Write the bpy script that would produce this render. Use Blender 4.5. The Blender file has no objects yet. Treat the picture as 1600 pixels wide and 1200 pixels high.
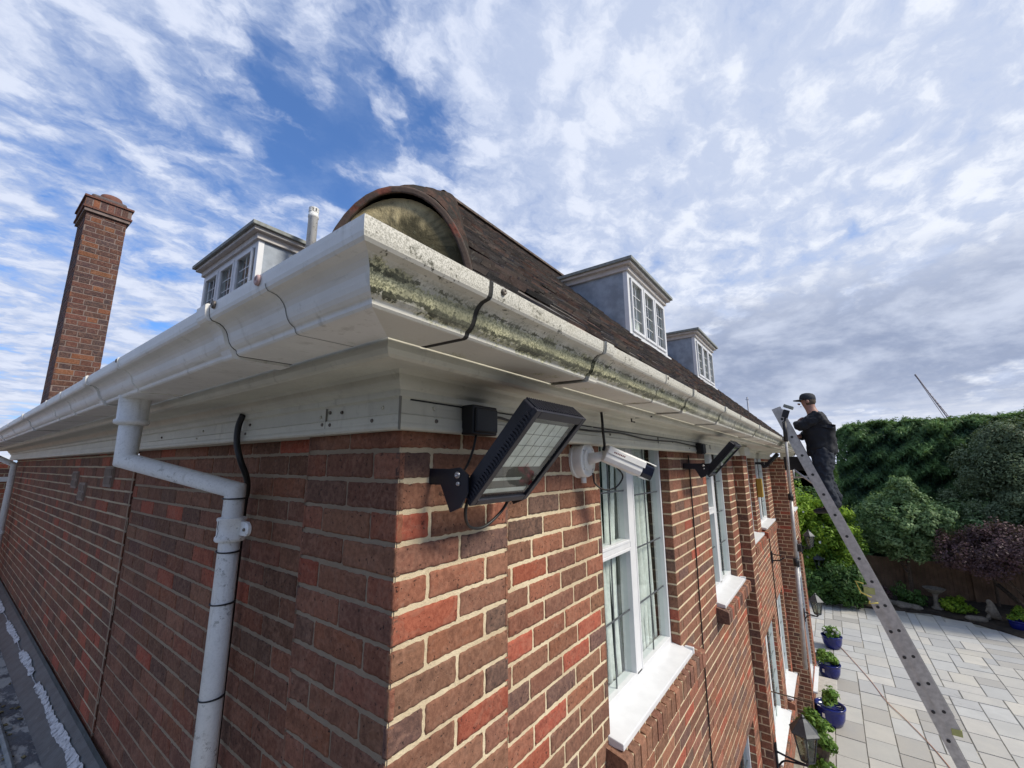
import bpy, bmesh, math, random
import numpy as np
from mathutils import Vector, Matrix
rnd = random.Random(7)
nr = np.random.default_rng(11)
C = bpy.context.scene.collection
sc = bpy.context.scene
R = math.radians
# ------------------------------------------------------------------ camera
YAW, PIT, ROL = R(36.553), R(10.80), R(-0.21)
CAM = Vector((-0.678, -0.846, -0.0356))
cd = bpy.data.cameras.new('camera'); cam = bpy.data.objects.new('camera', cd); C.objects.link(cam)
fw = Vector((math.cos(YAW)*math.cos(PIT), math.sin(YAW)*math.cos(PIT), math.sin(PIT)))
rt = Vector((math.sin(YAW), -math.cos(YAW), 0)); up = rt.cross(fw)
r2 = rt*math.cos(ROL)+up*math.sin(ROL); u2 = r2.cross(fw)
cam.matrix_world = Matrix(((r2.x, u2.x, -fw.x, CAM.x), (r2.y, u2.y, -fw.y, CAM.y), (r2.z, u2.z, -fw.z, CAM.z), (0, 0, 0, 1)))
cd.sensor_width = 36; cd.lens = 656.3/1600*36; cd.clip_start = 0.02; cd.clip_end = 6000
sc.camera = cam
# ------------------------------------------------------------------ node helpers
class G:
    def __init__(s, nt): s.nt = nt; s.nt.nodes.clear()
    def n(s, t, **kw):
        nd = s.nt.nodes.new(t)
        for k, v in kw.items():
            if k.startswith('_'): setattr(nd, k[1:], v)
            else: s.set(nd, k.replace('__', ' '), v)
        return nd
    def set(s, nd, k, v):
        i = nd.inputs[int(k[1:])] if k[0] == 'i' and k[1:].isdigit() else nd.inputs[k]
        if isinstance(v, bpy.types.NodeSocket): s.nt.links.new(v, i)
        elif isinstance(v, bpy.types.Node): s.nt.links.new(v.outputs[0], i)
        else: i.default_value = v
    def math(s, op, a, b=0.0, c=None, clamp=False):
        nd = s.n('ShaderNodeMath', _operation=op, _use_clamp=clamp, i0=a, i1=b)
        if c is not None: s.set(nd, 'i2', c)
        return nd.outputs[0]
    def vmath(s, op, a, b=None, scale=None):
        nd = s.n('ShaderNodeVectorMath', _operation=op, i0=a)
        if b is not None: s.set(nd, 'i1', b)
        if scale is not None: s.set(nd, 'Scale', scale)
        return nd.outputs['Value'] if op in ('DOT_PRODUCT', 'LENGTH', 'DISTANCE') else nd.outputs[0]
    def noise(s, vec, scale, detail=4, rough=.55, dist=0.0, lac=2.0):
        nd = s.n('ShaderNodeTexNoise', Scale=scale, Detail=detail, Roughness=rough, Distortion=dist, Lacunarity=lac)
        if vec is not None: s.set(nd, 'Vector', vec)
        return nd.outputs[0]
    def ramp(s, f, a, b, c=0.0, d=1.0, smooth=True):
        nd = s.n('ShaderNodeMapRange', _interpolation_type='SMOOTHSTEP' if smooth else 'LINEAR')
        for k, v in (('Value', f), ('From Min', a), ('From Max', b), ('To Min', c), ('To Max', d)): s.set(nd, k, v)
        return nd.outputs[0]
    def mix(s, f, a, b, mode='MIX'):
        nd = s.n('ShaderNodeMix', _data_type='RGBA', _blend_type=mode)
        s.set(nd, 'i0', f)
        for i, v in ((6, a), (7, b)):
            if isinstance(v, tuple) and len(v) == 3: v = (*v, 1)
            s.set(nd, 'i%d' % i, v)
        return nd.outputs[2]
    def sep(s, v):
        nd = s.n('ShaderNodeSeparateXYZ', i0=v); return nd.outputs
    def comb(s, x, y, z): return s.n('ShaderNodeCombineXYZ', i0=x, i1=y, i2=z).outputs[0]
    def mapping(s, v, scale=(1, 1, 1), rot=(0, 0, 0), loc=(0, 0, 0)):
        nd = s.n('ShaderNodeMapping'); s.set(nd, 'Vector', v); nd.inputs['Scale'].default_value = scale
        nd.inputs['Rotation'].default_value = rot; nd.inputs['Location'].default_value = loc
        return nd.outputs[0]
    def bump(s, h, strength=.5, dist=.01, normal=None):
        nd = s.n('ShaderNodeBump', Strength=strength, Distance=dist, Height=h)
        if normal is not None: s.set(nd, 'Normal', normal)
        return nd.outputs[0]
# ------------------------------------------------------------------ sky and sun
SUN_EL, SUN_AZ = 42.0, math.atan2(-0.85, 0.20)      # veiled sun, over the garden to the right
sv = Vector((math.cos(SUN_AZ)*math.cos(R(SUN_EL)), math.sin(SUN_AZ)*math.cos(R(SUN_EL)), math.sin(R(SUN_EL))))
w = bpy.data.worlds.new('World'); sc.world = w; w.use_nodes = True
g = G(w.node_tree)
sky = g.n('ShaderNodeTexSky', _sky_type='NISHITA', _sun_disc=False, _sun_elevation=R(SUN_EL), _sun_rotation=math.pi/2-SUN_AZ,
          _altitude=50.0, _air_density=1.0, _dust_density=0.6, _ozone_density=3.0)
D = g.vmath('NORMALIZE', g.n('ShaderNodeTexCoord').outputs['Generated'])
dx, dy, dz = g.sep(D)
inv = g.math('DIVIDE', 1.0, g.math('ADD', g.math('MAXIMUM', dz, 0.0), 0.16))
P = g.comb(g.math('MULTIPLY', dx, inv), g.math('MULTIPLY', dy, inv), 0.0)
def lobe(d, a, b):      # 1 near the direction d, 0 beyond angle b
    d = Vector(d).normalized()
    return g.ramp(g.vmath('DOT_PRODUCT', D, tuple(d)), math.cos(R(b)), math.cos(R(a)))
rotP = g.mapping(P, scale=(1.0, 1.25, 1), rot=(0, 0, R(38)))
warp = g.n('ShaderNodeTexNoise', Scale=4.0, Detail=5.0, Roughness=.6, i0=rotP).outputs[1]
wP = g.vmath('ADD', rotP, g.vmath('SCALE', warp, scale=0.22))
vor = g.n('ShaderNodeTexVoronoi', _feature='SMOOTH_F1', Scale=9.5, Smoothness=.8, Randomness=1.0, Vector=wP).outputs['Distance']
cells = g.math('ADD', g.math('MULTIPLY', g.noise(wP, 9.0, 8, .62), .85), g.math('MULTIPLY', g.ramp(vor, .6, .0), .17))
mid = g.noise(wP, 3.6, 5, .55)
big = g.noise(rotP, 1.1, 3, .5)
cov = g.math('ADD', g.math('ADD', g.math('MULTIPLY', cells, .62), g.math('MULTIPLY', mid, .62)), g.math('MULTIPLY', big, .42))
holes = g.math('ADD', g.math('MULTIPLY', lobe((.25, .73, .62), 1, 11), .055), g.math('MULTIPLY', lobe((.46, .66, .60), 1, 13), .05))
holes = g.math('ADD', holes, g.math('MULTIPLY', lobe((.33, .74, .58), 2, 24), .03))
holes = g.math('SUBTRACT', holes, g.math('MULTIPLY', lobe((.02, .72, .69), 3, 24), .09))
holes = g.math('SUBTRACT', holes, g.math('MULTIPLY', lobe((.55, .35, .76), 3, 22), .05))
fill = g.math('ADD', g.math('MULTIPLY', lobe((.86, -.1, .45), 8, 55), .22), g.math('MULTIPLY', g.ramp(dz, .40, .1), .12))
fill = g.math('ADD', fill, g.math('MULTIPLY', lobe((-.1, .9, .36), 4, 24), .06))
fill = g.math('ADD', fill, g.math('MULTIPLY', g.ramp(dz, .55, .85), .05))
cov = g.math('SUBTRACT', g.math('ADD', cov, fill), holes)
alpha = g.ramp(cov, .68, .98, 0.05, 1)
# cloud shade: mottled white to blue-grey
mott = g.ramp(g.math('ADD', g.math('MULTIPLY', cells, .75), g.math('MULTIPLY', mid, .45)), .50, .72)
ccol = g.mix(mott, (4.0, 4.7, 6.4), (5.9, 6.4, 7.7))
near_sun = g.ramp(g.vmath('DOT_PRODUCT', D, tuple(Vector((.78, -.42, .46)).normalized())), .45, 1.0)
ccol = g.mix(g.math('MULTIPLY', near_sun, .75), ccol, g.mix(mott, (5.0, 5.6, 7.0), (7.4, 7.7, 8.3)))
# low heavy bank to the right and streaks towards the horizon
hv = g.comb(g.math('ARCTAN2', dy, dx), g.math('MULTIPLY', dz, 2.3), 0.0)
low = g.noise(hv, 4.6, 8, .60, .15)
band = g.math('MULTIPLY', g.ramp(dz, .40, .30), g.ramp(dz, .03, .12))
az_r = g.ramp(g.math('ARCTAN2', dy, dx), R(26), R(8))
edge = g.math('SUBTRACT', g.math('MULTIPLY', low, 1.0), g.math('MULTIPLY', g.math('ABSOLUTE', g.math('SUBTRACT', dz, .2)), 1.5))
grey = g.math('MULTIPLY', g.math('MULTIPLY', band, az_r), g.ramp(edge, .22, .38))
lowcol = g.mix(g.ramp(low, .38, .66), (2.3, 2.8, 4.1), (5.0, 5.5, 6.7))
streak = g.noise(g.comb(g.math('ARCTAN2', dy, dx), g.math('MULTIPLY', dz, 22.0), 0.0), 2.1, 5, .55, .3)
horiz = g.math('MULTIPLY', g.ramp(dz, .15, .02), g.ramp(streak, .42, .6))
base = g.mix(g.ramp(dz, 0.0, .55, .35, 0.1), sky.outputs[0], (4.6, 5.6, 7.6))
blue = g.mix(g.ramp(mid, .35, .65, .0, .25), g.mix(1.0, base, (.50, .86, 1.32), 'MULTIPLY'), (4.0, 4.9, 6.8))
blue = g.mix(g.math('MULTIPLY', near_sun, .6), blue, (3.6, 4.6, 6.6))
c1 = g.mix(alpha, blue, ccol)
c2 = g.mix(g.math('MULTIPLY', grey, .92), c1, lowcol)
c3 = g.mix(g.math('MULTIPLY', horiz, .8), c2, (6.6, 6.8, 7.4))
bg = g.n('ShaderNodeBackground', Color=c3, Strength=0.12)
g.n('ShaderNodeOutputWorld', Surface=bg)
sl = bpy.data.lights.new('sun', 'SUN'); sl.energy = 3.8; sl.angle = R(14); sl.color = (1.0, .92, .79)
so = bpy.data.objects.new('sun', sl); C.objects.link(so)
so.rotation_euler = (-sv).to_track_quat('-Z', 'Y').to_euler()
vs = sc.view_settings; vs.view_transform = 'Standard'; vs.look = 'None'; vs.exposure = 0.08; vs.gamma = 1
# ------------------------------------------------------------------ object helpers
def link(name, me, mats, parent=None):
    o = bpy.data.objects.new(name, me); C.objects.link(o)
    for m in (mats if isinstance(mats, (list, tuple)) else [mats]): me.materials.append(m)
    if parent: o.parent = parent
    return o
def tag(o, label=None, cat=None, group=None, kind=None):
    for k, v in (('label', label), ('category', cat), ('group', group), ('kind', kind)):
        if v: o[k] = v
    return o
def thing(name, label, cat, loc=(0, 0, 0), group=None):
    o = bpy.data.objects.new(name, None); C.objects.link(o); o.location = loc; o.empty_display_size = .1
    return tag(o, label, cat, group)
class MB:
    """collects vertices and faces of one mesh (world coordinates)"""
    def __init__(s): s.v = []; s.f = []; s.m = []; s.c = []; s.col = (1, 1, 1, 1); s.mi = 0; s.sm = []; s.smooth = False
    def add(s, vs, fs):
        b = len(s.v); s.v += [tuple(p) for p in vs]; s.c += [s.col]*len(vs)
        for f in fs: s.f.append([b+i for i in f]); s.m.append(s.mi); s.sm.append(s.smooth)
        return s
    def box(s, a, b, M=None):
        x0, y0, z0 = a; x1, y1, z1 = b
        p = [Vector(q) for q in ((x0,y0,z0),(x1,y0,z0),(x1,y1,z0),(x0,y1,z0),(x0,y0,z1),(x1,y0,z1),(x1,y1,z1),(x0,y1,z1))]
        if M is not None: p = [M @ q for q in p]
        return s.add(p, [(0,3,2,1),(4,5,6,7),(0,1,5,4),(1,2,6,5),(2,3,7,6),(3,0,4,7)])
    def prism(s, poly, M, h):      # poly in local xy, extruded along local z
        n = len(poly)
        p = [M @ Vector((x, y, 0)) for x, y in poly]+[M @ Vector((x, y, h)) for x, y in poly]
        return s.add(p, [tuple(range(n))[::-1], tuple(range(n, 2*n))]+[(i, (i+1) % n, n+(i+1) % n, n+i) for i in range(n)])
    def tube(s, pts, r, seg=10, caps=True):
        pts = [Vector(p) for p in pts]; n = len(pts)
        rr = r if isinstance(r, (list, tuple)) else [r]*n
        t0 = (pts[1]-pts[0]).normalized()
        ref = Vector((0, 0, 1)) if abs(t0.z) < .9 else Vector((1, 0, 0))
        nx = t0.cross(ref).normalized(); vs = []
        for i, p in enumerate(pts):
            if i == 0: t = t0
            elif i == n-1: t = (pts[-1]-pts[-2]).normalized()
            else: t = ((pts[i+1]-p).normalized()+(p-pts[i-1]).normalized()).normalized()
            nx = (nx-t*nx.dot(t)).normalized(); ny = t.cross(nx)
            k = 1.0
            if 0 < i < n-1:
                k = 1/max(.5, (t.dot((pts[i+1]-p).normalized())))
            for j in range(seg):
                a = 2*math.pi*j/seg; vs.append(p+(nx*math.cos(a)+ny*math.sin(a))*rr[i])
        fs = [(i*seg+j, i*seg+(j+1) % seg, (i+1)*seg+(j+1) % seg, (i+1)*seg+j) for i in range(n-1) for j in range(seg)]
        if caps: fs += [tuple(range(seg))[::-1], tuple((n-1)*seg+j for j in range(seg))]
        return s.add(vs, fs)
    def lathe(s, prof, seg=24, M=None):
        M = M or Matrix(); vs = []; n = len(prof)
        for r, z in prof:
            for j in range(seg):
                a = 2*math.pi*j/seg; vs.append(M @ Vector((r*math.cos(a), r*math.sin(a), z)))
        fs = [(i*seg+j, i*seg+(j+1) % seg, (i+1)*seg+(j+1) % seg, (i+1)*seg+j) for i in range(n-1) for j in range(seg)]
        if prof[0][0] > 1e-5: fs.append(tuple(range(seg))[::-1])
        if prof[-1][0] > 1e-5: fs.append(tuple((n-1)*seg+j for j in range(seg)))
        return s.add(vs, fs)
    def build(s, name, mats, parent=None, bevel=0, smooth=None, attr=False, recalc=False):
        me = bpy.data.meshes.new(name); me.from_pydata([tuple(v) for v in s.v], [], s.f)
        me.polygons.foreach_set('material_index', s.m)
        me.polygons.foreach_set('use_smooth', [bool(smooth)]*len(s.f) if smooth is not None else s.sm)
        if attr:
            a = me.color_attributes.new('Col', 'FLOAT_COLOR', 'POINT'); a.data.foreach_set('color', np.array(s.c, float).ravel())
        if recalc:
            bm = bmesh.new(); bm.from_mesh(me); bmesh.ops.recalc_face_normals(bm, faces=bm.faces); bm.to_mesh(me); bm.free()
        me.update()
        o = link(name, me, mats, parent)
        if parent is not None: o.matrix_parent_inverse = Matrix.Translation(-Vector(parent_world(parent)))
        if bevel:
            b = o.modifiers.new('b', 'BEVEL'); b.width = bevel; b.segments = 2; b.limit_method = 'ANGLE'; b.angle_limit = R(40)
            if smooth: pass
        return o
def parent_world(p):
    return Vector((0, 0, 0)) if p.parent else Vector(p.location)
def curve(pts, n=6):      # Catmull-Rom
    pts = [Vector(p) for p in pts]; P = [2*pts[0]-pts[1]]+pts+[2*pts[-1]-pts[-2]]; out = []
    for i in range(1, len(P)-2):
        for k in range(n):
            t = k/n; a, b, c, d = P[i-1:i+3]
            out.append(.5*((2*b)+(c-a)*t+(2*a-5*b+4*c-d)*t*t+(3*b-a-3*c+d)*t**3))
    return out+[pts[-1]]
def frameM(o, x, y, z): return Matrix(((x[0], y[0], z[0], o[0]), (x[1], y[1], z[1], o[1]), (x[2], y[2], z[2], o[2]), (0, 0, 0, 1)))
# ------------------------------------------------------------------ materials
def newmat(name):
    m = bpy.data.materials.new(name); m.use_nodes = True; g = G(m.node_tree)
    oc = g.n('ShaderNodeTexCoord').outputs['Object']
    return m, g, oc
def finish(m, g, col, rough=.6, normal=None, metal=0.0, spec=.5, **kw):
    if isinstance(col, tuple) and len(col) == 3: col = (*col, 1)
    b = g.n('ShaderNodeBsdfPrincipled', Base__Color=col, Roughness=rough, Metallic=metal)
    g.set(b, 'Specular IOR Level', spec)
    if normal is not None: g.set(b, 'Normal', normal)
    for k, v in kw.items(): g.set(b, k.replace('__', ' '), v)
    g.n('ShaderNodeOutputMaterial', Surface=b)
    return m
def simple(name, col, rough=.6, metal=0.0, var=.12, sc_=12, bump=.0, bs=60, spec=.5, dirt=None):
    m, g, oc = newmat(name)
    n = g.noise(oc, sc_, 5, .6)
    c = g.mix(g.ramp(n, .3, .7), tuple(x*(1-var) for x in col), tuple(min(1, x*(1+var)) for x in col))
    if dirt:
        d = g.ramp(g.noise(oc, dirt[1], 6, .65), dirt[2], dirt[2]+.12)
        c = g.mix(g.math('MULTIPLY', d, dirt[3]), c, dirt[0])
    nm = g.bump(g.noise(oc, bs, 4, .6), bump, .004) if bump else None
    return finish(m, g, c, rough, nm, metal, spec)
# bricks: each brick carries its own colour in 'Col'
def brick_mat():
    m, g, oc = newmat('brick')
    at = g.n('ShaderNodeAttribute', _attribute_name='Col')
    seed = at.outputs['Alpha']
    sv_ = g.comb(g.math('MULTIPLY', seed, 37.0), g.math('MULTIPLY', seed, 91.0), g.math('MULTIPLY', seed, 13.0))
    p = g.vmath('ADD', oc, sv_)
    n1 = g.noise(p, 11, 4, .6, .4); n2 = g.noise(p, 70, 4, .7); n3 = g.noise(p, 320, 2, .6)
    kiss = g.ramp(n1, .53, .60)
    ring = g.math('MULTIPLY', g.ramp(n1, .47, .505), g.ramp(n1, .56, .525))
    c = g.mix(g.math('MULTIPLY', kiss, .5), at.outputs[0], g.mix(.6, at.outputs[0], (.10, .055, .040)))
    c = g.mix(g.math('MULTIPLY', ring, .22), c, (.34, .2, .14))
    c = g.mix(g.ramp(n2, .32, .70, 0, .9), g.mix(.74, (0, 0, 0), c), g.mix(.12, c, (.6, .32, .2)))
    speck = g.math('MAXIMUM', g.ramp(g.noise(p, 110, 2, .5), .66, .72), g.math('MULTIPLY', g.ramp(g.noise(p, 48, 3, .6), .66, .71), .8))
    c = g.mix(g.math('MULTIPLY', speck, .8), c, (.015, .012, .012))
    lime = g.ramp(g.noise(p, 30, 6, .8), .60, .74)
    c = g.mix(g.math('MULTIPLY', lime, .35), c, (.40, .33, .28))
    h = g.math('ADD', g.math('MULTIPLY', n2, .6), g.math('ADD', g.math('MULTIPLY', n3, .25), g.math('MULTIPLY', speck, -.5)))
    return finish(m, g, c, .88, g.bump(h, .75, .0035), spec=.25)
def mortar_mat():
    m, g, oc = newmat('mortar')
    n1 = g.noise(oc, 5, 4, .6); n2 = g.noise(oc, 90, 5, .7); n3 = g.noise(oc, 400, 2, .6)
    c = g.mix(g.ramp(n1, .35, .65), (.58, .47, .31), (.72, .61, .42))
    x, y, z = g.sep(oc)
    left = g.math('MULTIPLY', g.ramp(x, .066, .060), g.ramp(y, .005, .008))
    c = g.mix(g.math('MULTIPLY', g.ramp(y, 2.7, 2.5, .50, 1), g.math('MULTIPLY', left, .78)), c, (.21, .155, .115))  # side wall's shade painted into its mortar colour, stronger towards the corner
    c = g.mix(g.ramp(n2, .55, .8, 0, .5), c, (.17, .13, .09))
    return finish(m, g, c, .95, g.bump(g.math('ADD', n2, g.math('MULTIPLY', n3, .5)), .9, .004), spec=.2)
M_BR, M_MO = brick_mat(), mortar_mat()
M_MO2 = simple('sooty_mortar', (.20, .155, .14), .95, var=.2, sc_=9, bump=.4)
def plastic_mat(name, algae=0.0, tint=(.72, .71, .67), marks=0.0):
    """aged white plastic; algae grows in a band low in the front gutter's curve"""
    m, g, oc = newmat(name)
    x, y, z = g.sep(oc)
    n1 = g.noise(oc, 6, 5, .6); n2 = g.noise(oc, 140, 4, .7); n3 = g.noise(oc, 420, 3, .7)
    c = g.mix(g.ramp(n1, .3, .7), tuple(t*.88 for t in tint), tint)
    sp = g.ramp(n3, .56, .66)
    if algae:
        blot = g.noise(g.mapping(oc, scale=(1, 1, 1.6)), 13, 6, .72)
        fine = g.noise(oc, 230, 4, .7); fin2 = g.noise(oc, 95, 5, .75)
        long_ = g.noise(g.mapping(oc, scale=(1.0, 1, 1)), 2.3, 3, .5)
        near = g.ramp(x, .0, 3.5, 1.0, .45)
        far = g.math('MAXIMUM', g.ramp(long_, .30, .58), g.ramp(x, .5, -.12))
        cz = g.ramp(x, -.4, .0, .231, .226)
        q = g.math('SUBTRACT', 1.0, g.math('DIVIDE', g.math('ABSOLUTE', g.math('SUBTRACT', z, cz)), .021))       # 1 in the hollow, 0 at its rims
        amt = g.math('ADD', g.math('ADD', g.math('MULTIPLY', q, .75), g.math('MULTIPLY', g.math('SUBTRACT', blot, .5), 2.3)), g.math('MULTIPLY', g.math('SUBTRACT', fin2, .5), 1.3))
        bandm = g.math('MULTIPLY', g.math('MULTIPLY', g.ramp(amt, -.12, .22), near), far)
        body = g.mix(g.ramp(fine, .40, .60), (.14, .145, .06), (.74, .71, .42))
        c = g.mix(g.math('MULTIPLY', bandm, .88), c, body)
        rim = g.math('SUBTRACT', 1.0, g.math('DIVIDE', g.math('ABSOLUTE', g.math('SUBTRACT', g.math('ADD', z, g.math('MULTIPLY', g.math('SUBTRACT', blot, .5), .035)), .2165)), .0075))
        rim2 = g.math('SUBTRACT', 1.0, g.math('DIVIDE', g.math('ABSOLUTE', g.math('SUBTRACT', g.math('ADD', z, g.math('MULTIPLY', g.math('SUBTRACT', blot, .5), .035)), .2455)), .006))
        e = g.math('ADD', g.math('MAXIMUM', rim, 0.0), g.math('MULTIPLY', g.math('MAXIMUM', rim2, 0.0), .75))
        e = g.math('ADD', g.math('MULTIPLY', e, .26), g.math('MULTIPLY', g.math('SUBTRACT', fin2, .5), 1.0))
        e = g.math('ADD', e, g.math('MULTIPLY', g.math('SUBTRACT', blot, .5), .5))
        below = g.ramp(z, .2045, .2075)
        black = g.math('MULTIPLY', g.math('MULTIPLY', g.ramp(e, .075, .16), g.math('MULTIPLY', near, far)), below)
        c = g.mix(g.math('MULTIPLY', black, .9), c, (.035, .038, .022))
        film = g.math('MULTIPLY', g.math('MULTIPLY', g.ramp(z, .262, .252), g.ramp(z, .205, .21)), g.ramp(g.noise(g.mapping(oc, scale=(2.0, 1, 1)), 5.5, 6, .7), .38, .62))
        c = g.mix(g.math('MULTIPLY', film, g.ramp(fine, .3, .65, .25, .75)), c, (.21, .21, .15))
        # grey speckle on the sun-side lip
        lip = g.ramp(z, .262, .27)
        c = g.mix(g.math('MULTIPLY', g.math('MULTIPLY', lip, g.ramp(n3, .44, .6)), .75), c, (.26, .25, .20))
        c = g.mix(g.math('MULTIPLY', lip, g.math('MULTIPLY', g.ramp(n1, .45, .7), .4)), c, (.36, .33, .24))
    else:
        c = g.mix(g.math('MULTIPLY', g.math('MULTIPLY', sp, g.ramp(n1, .5, .75)), .25), c, (.42, .42, .42))
        st = g.ramp(g.noise(g.mapping(oc, scale=(2, 2, 40)), 2.0, 5, .6), .62, .75)
        c = g.mix(g.math('MULTIPLY', st, .35), c, (.42, .40, .34)); rn = g.math('MULTIPLY', g.ramp(g.noise(g.mapping(oc, scale=(30, 30, 4)), 1.0, 5, .6), .56, .70), g.ramp(n1, .42, .6)); c = g.mix(g.math('MULTIPLY', rn, .38), c, (.33, .31, .25))
        grime = g.ramp(g.noise(oc, 22, 7, .8), .55, .74)
        c = g.mix(g.math('MULTIPLY', grime, .5), c, (.28, .27, .21))
    if marks:
        mk = g.math('MULTIPLY', g.ramp(g.noise(oc, 38, 7, .8), .55, .61), g.ramp(g.noise(oc, 7, 3, .5), .44, .56))
        c = g.mix(g.math('MULTIPLY', mk, .7), c, (.16, .15, .12)); c = g.mix(g.ramp(n2, .45, .7, 0, .22), c, (.40, .40, .38))
    rough = g.ramp(n2, .3, .7, .38, .6)
    return finish(m, g, c, rough, g.bump(n2, .5 if marks else .14, .003 if marks else .002), spec=.4)
M_GUT_F = plastic_mat('white_gutter_plastic_with_algae', 1.0, (.70, .68, .60))
M_GUT_L = plastic_mat('white_gutter_plastic', 0, (.80, .79, .75))
M_SOF = plastic_mat('cream_soffit_plastic', 0, (.62, .60, .50))
M_PIPE = plastic_mat('grey_white_pipe_plastic', 0, (.82, .82, .79), 1.0)
M_UPVC = simple('window_frame_plastic', (.68, .69, .70), .35, var=.04)
M_BLACK = simple('black_painted_metal', (.012, .013, .022), .45, var=.3, dirt=((.12, .12, .12), 150, .66, .4))
M_BLKPL = simple('black_plastic', (.012, .012, .014), .5, var=.2)
M_CABLE = simple('black_cable', (.008, .008, .009), .5, var=.2)
M_BOLT = simple('weathered_screw', (.16, .14, .12), .55, .6, var=.4, sc_=200)
M_STEEL = simple('bright_steel', (.55, .55, .56), .35, .9, var=.2, sc_=100)
M_WHITEP = simple('white_camera_plastic', (.78, .78, .76), .4, var=.04)
M_LEAD = simple('lead_sheet', (.29, .33, .38), .6, .15, var=.22, sc_=5, dirt=((.38, .38, .36), 9, .62, .5), bump=.2)
M_LEADEDGE = simple('green_grey_lead_edge', (.22, .235, .22), .65, .1, var=.25, sc_=20, dirt=((.14, .14, .10), 40, .55, .6), bump=.2)
M_DORMWOOD = simple('weathered_dormer_paint', (.55, .52, .49), .6, var=.1, sc_=14, dirt=((.30, .28, .24), 30, .6, .4))
M_CURT = simple('net_curtain', (.82, .84, .80), .9, var=.1, sc_=30)
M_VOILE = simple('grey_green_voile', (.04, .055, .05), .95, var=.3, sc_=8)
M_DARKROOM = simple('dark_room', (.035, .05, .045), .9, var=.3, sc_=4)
M_ALU = simple('dull_aluminium', (.48, .47, .45), .5, .35, var=.15, sc_=20, dirt=((.10, .10, .10), 60, .66, .5), bump=.05)
M_IRON = simple('lantern_iron', (.045, .052, .06), .5, .2, var=.2, sc_=60)
def glass_mat(name, tint=(.90, .95, .93), refl=.16):
    m, g, oc = newmat(name)
    ge = g.n('ShaderNodeNewGeometry')
    fc = g.math('ABSOLUTE', g.vmath('DOT_PRODUCT', ge.outputs['Normal'], ge.outputs['Incoming']))
    f = g.math('ADD', g.math('MULTIPLY', g.math('POWER', g.math('SUBTRACT', 1.0, fc), 5.0), .95), refl*.4, clamp=True)
    t = g.n('ShaderNodeBsdfTransparent', Color=(*tint, 1)); gl = g.n('ShaderNodeBsdfGlossy', Color=(.9, .93, .95, 1), Roughness=.03)
    mx = g.n('ShaderNodeMixShader', i0=f, i1=t, i2=gl); g.n('ShaderNodeOutputMaterial', Surface=mx)
    return m
M_GLASS = glass_mat('window_glass')
M_LGLASS = glass_mat('lantern_glass', (.55, .58, .52), .2)
def tile_mat():
    m, g, oc = newmat('clay_roof_tile')
    at = g.n('ShaderNodeAttribute', _attribute_name='Col')
    n1 = g.noise(oc, 9, 5, .65); n2 = g.noise(oc, 80, 5, .7)
    c = g.mix(g.ramp(n1, .45, .65, 0, .45), at.outputs[0], (.055, .050, .044))
    c = g.mix(g.ramp(n2, .58, .74, 0, .65), c, (.19, .18, .13))
    c = g.mix(g.ramp(g.noise(oc, 34, 4, .6), .62, .70, 0, .8), c, (.38, .37, .31))
    return finish(m, g, c, .92, g.bump(n2, .8, .006), spec=.2)
M_TILE = tile_mat()
def foliage_mat(name, a, b, sub=.25, rough=.55):
    m, g, oc = newmat(name)
    at = g.n('ShaderNodeAttribute', _attribute_name='Col')
    x = g.sep(at.outputs[0])[0]
    c = g.mix(x, a, b)
    c = g.mix(g.ramp(g.noise(oc, 1.3, 3, .5), .35, .65, 0, .35), c, g.mix(.5, a, (.0, .0, .0)))
    d = g.n('ShaderNodeBsdfPrincipled', Base__Color=c, Roughness=rough); g.set(d, 'Specular IOR Level', .3)
    t = g.n('ShaderNodeBsdfTranslucent', Color=g.mix(.3, c, (.25, .32, .05)))
    mx = g.n('ShaderNodeMixShader', i0=sub, i1=d, i2=t); g.n('ShaderNodeOutputMaterial', Surface=mx)
    return m
# ------------------------------------------------------------------ brickwork
HOUSE = thing('brick_house', 'red brick house with white gutters, dormer windows and tiled hipped roof', 'house', (0, 0, -5.1))
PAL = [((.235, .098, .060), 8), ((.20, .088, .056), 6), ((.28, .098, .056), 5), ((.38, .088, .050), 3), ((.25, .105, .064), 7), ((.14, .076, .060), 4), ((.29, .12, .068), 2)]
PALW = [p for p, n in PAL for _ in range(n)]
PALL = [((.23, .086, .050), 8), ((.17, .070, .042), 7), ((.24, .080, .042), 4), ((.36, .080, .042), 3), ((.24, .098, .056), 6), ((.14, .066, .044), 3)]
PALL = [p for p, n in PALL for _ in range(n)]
def bcol(pal=PALW, k=1.0):
    c = rnd.choice(pal); j = rnd.uniform(.80, 1.20)*k
    return (c[0]*j*.97, c[1]*j*rnd.uniform(.99, 1.13), c[2]*j*1.12, rnd.random())
def cut(iv, holes):
    out = [iv]
    for a, b in holes:
        nxt = []
        for u0, u1 in out:
            if b <= u0 or a >= u1: nxt.append((u0, u1)); continue
            if a > u0: nxt.append((u0, a-.001))
            if b < u1: nxt.append((b+.001, u1))
        out = nxt
    return [(a, b) for a, b in out if b-a > .015]
def course(bond, k, u0, u1, j=.010):
    """brick intervals of course k"""
    out = []
    if bond == 'pier': seq = [.215, .215] if k % 2 else [.102, .215, .102]; u = u0
    elif bond == 'flemish':
        seq = [.215, .102]; u = u0-(0.16875 if k % 2 else 0)-.02*((k*7) % 3)
    else: seq = [.215]; u = u0-(.1125 if k % 2 else .0)-.012*((k*5) % 4)
    i = 0
    while u < u1-.012:
        L = seq[i % len(seq)]; i += 1
        a, b = max(u, u0), min(u+L+.010-j, u1)
        if b-a > .02: out.append((a, b))
        u += L+.010
        if bond == 'pier' and i >= len(seq): break
    return out
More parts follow.
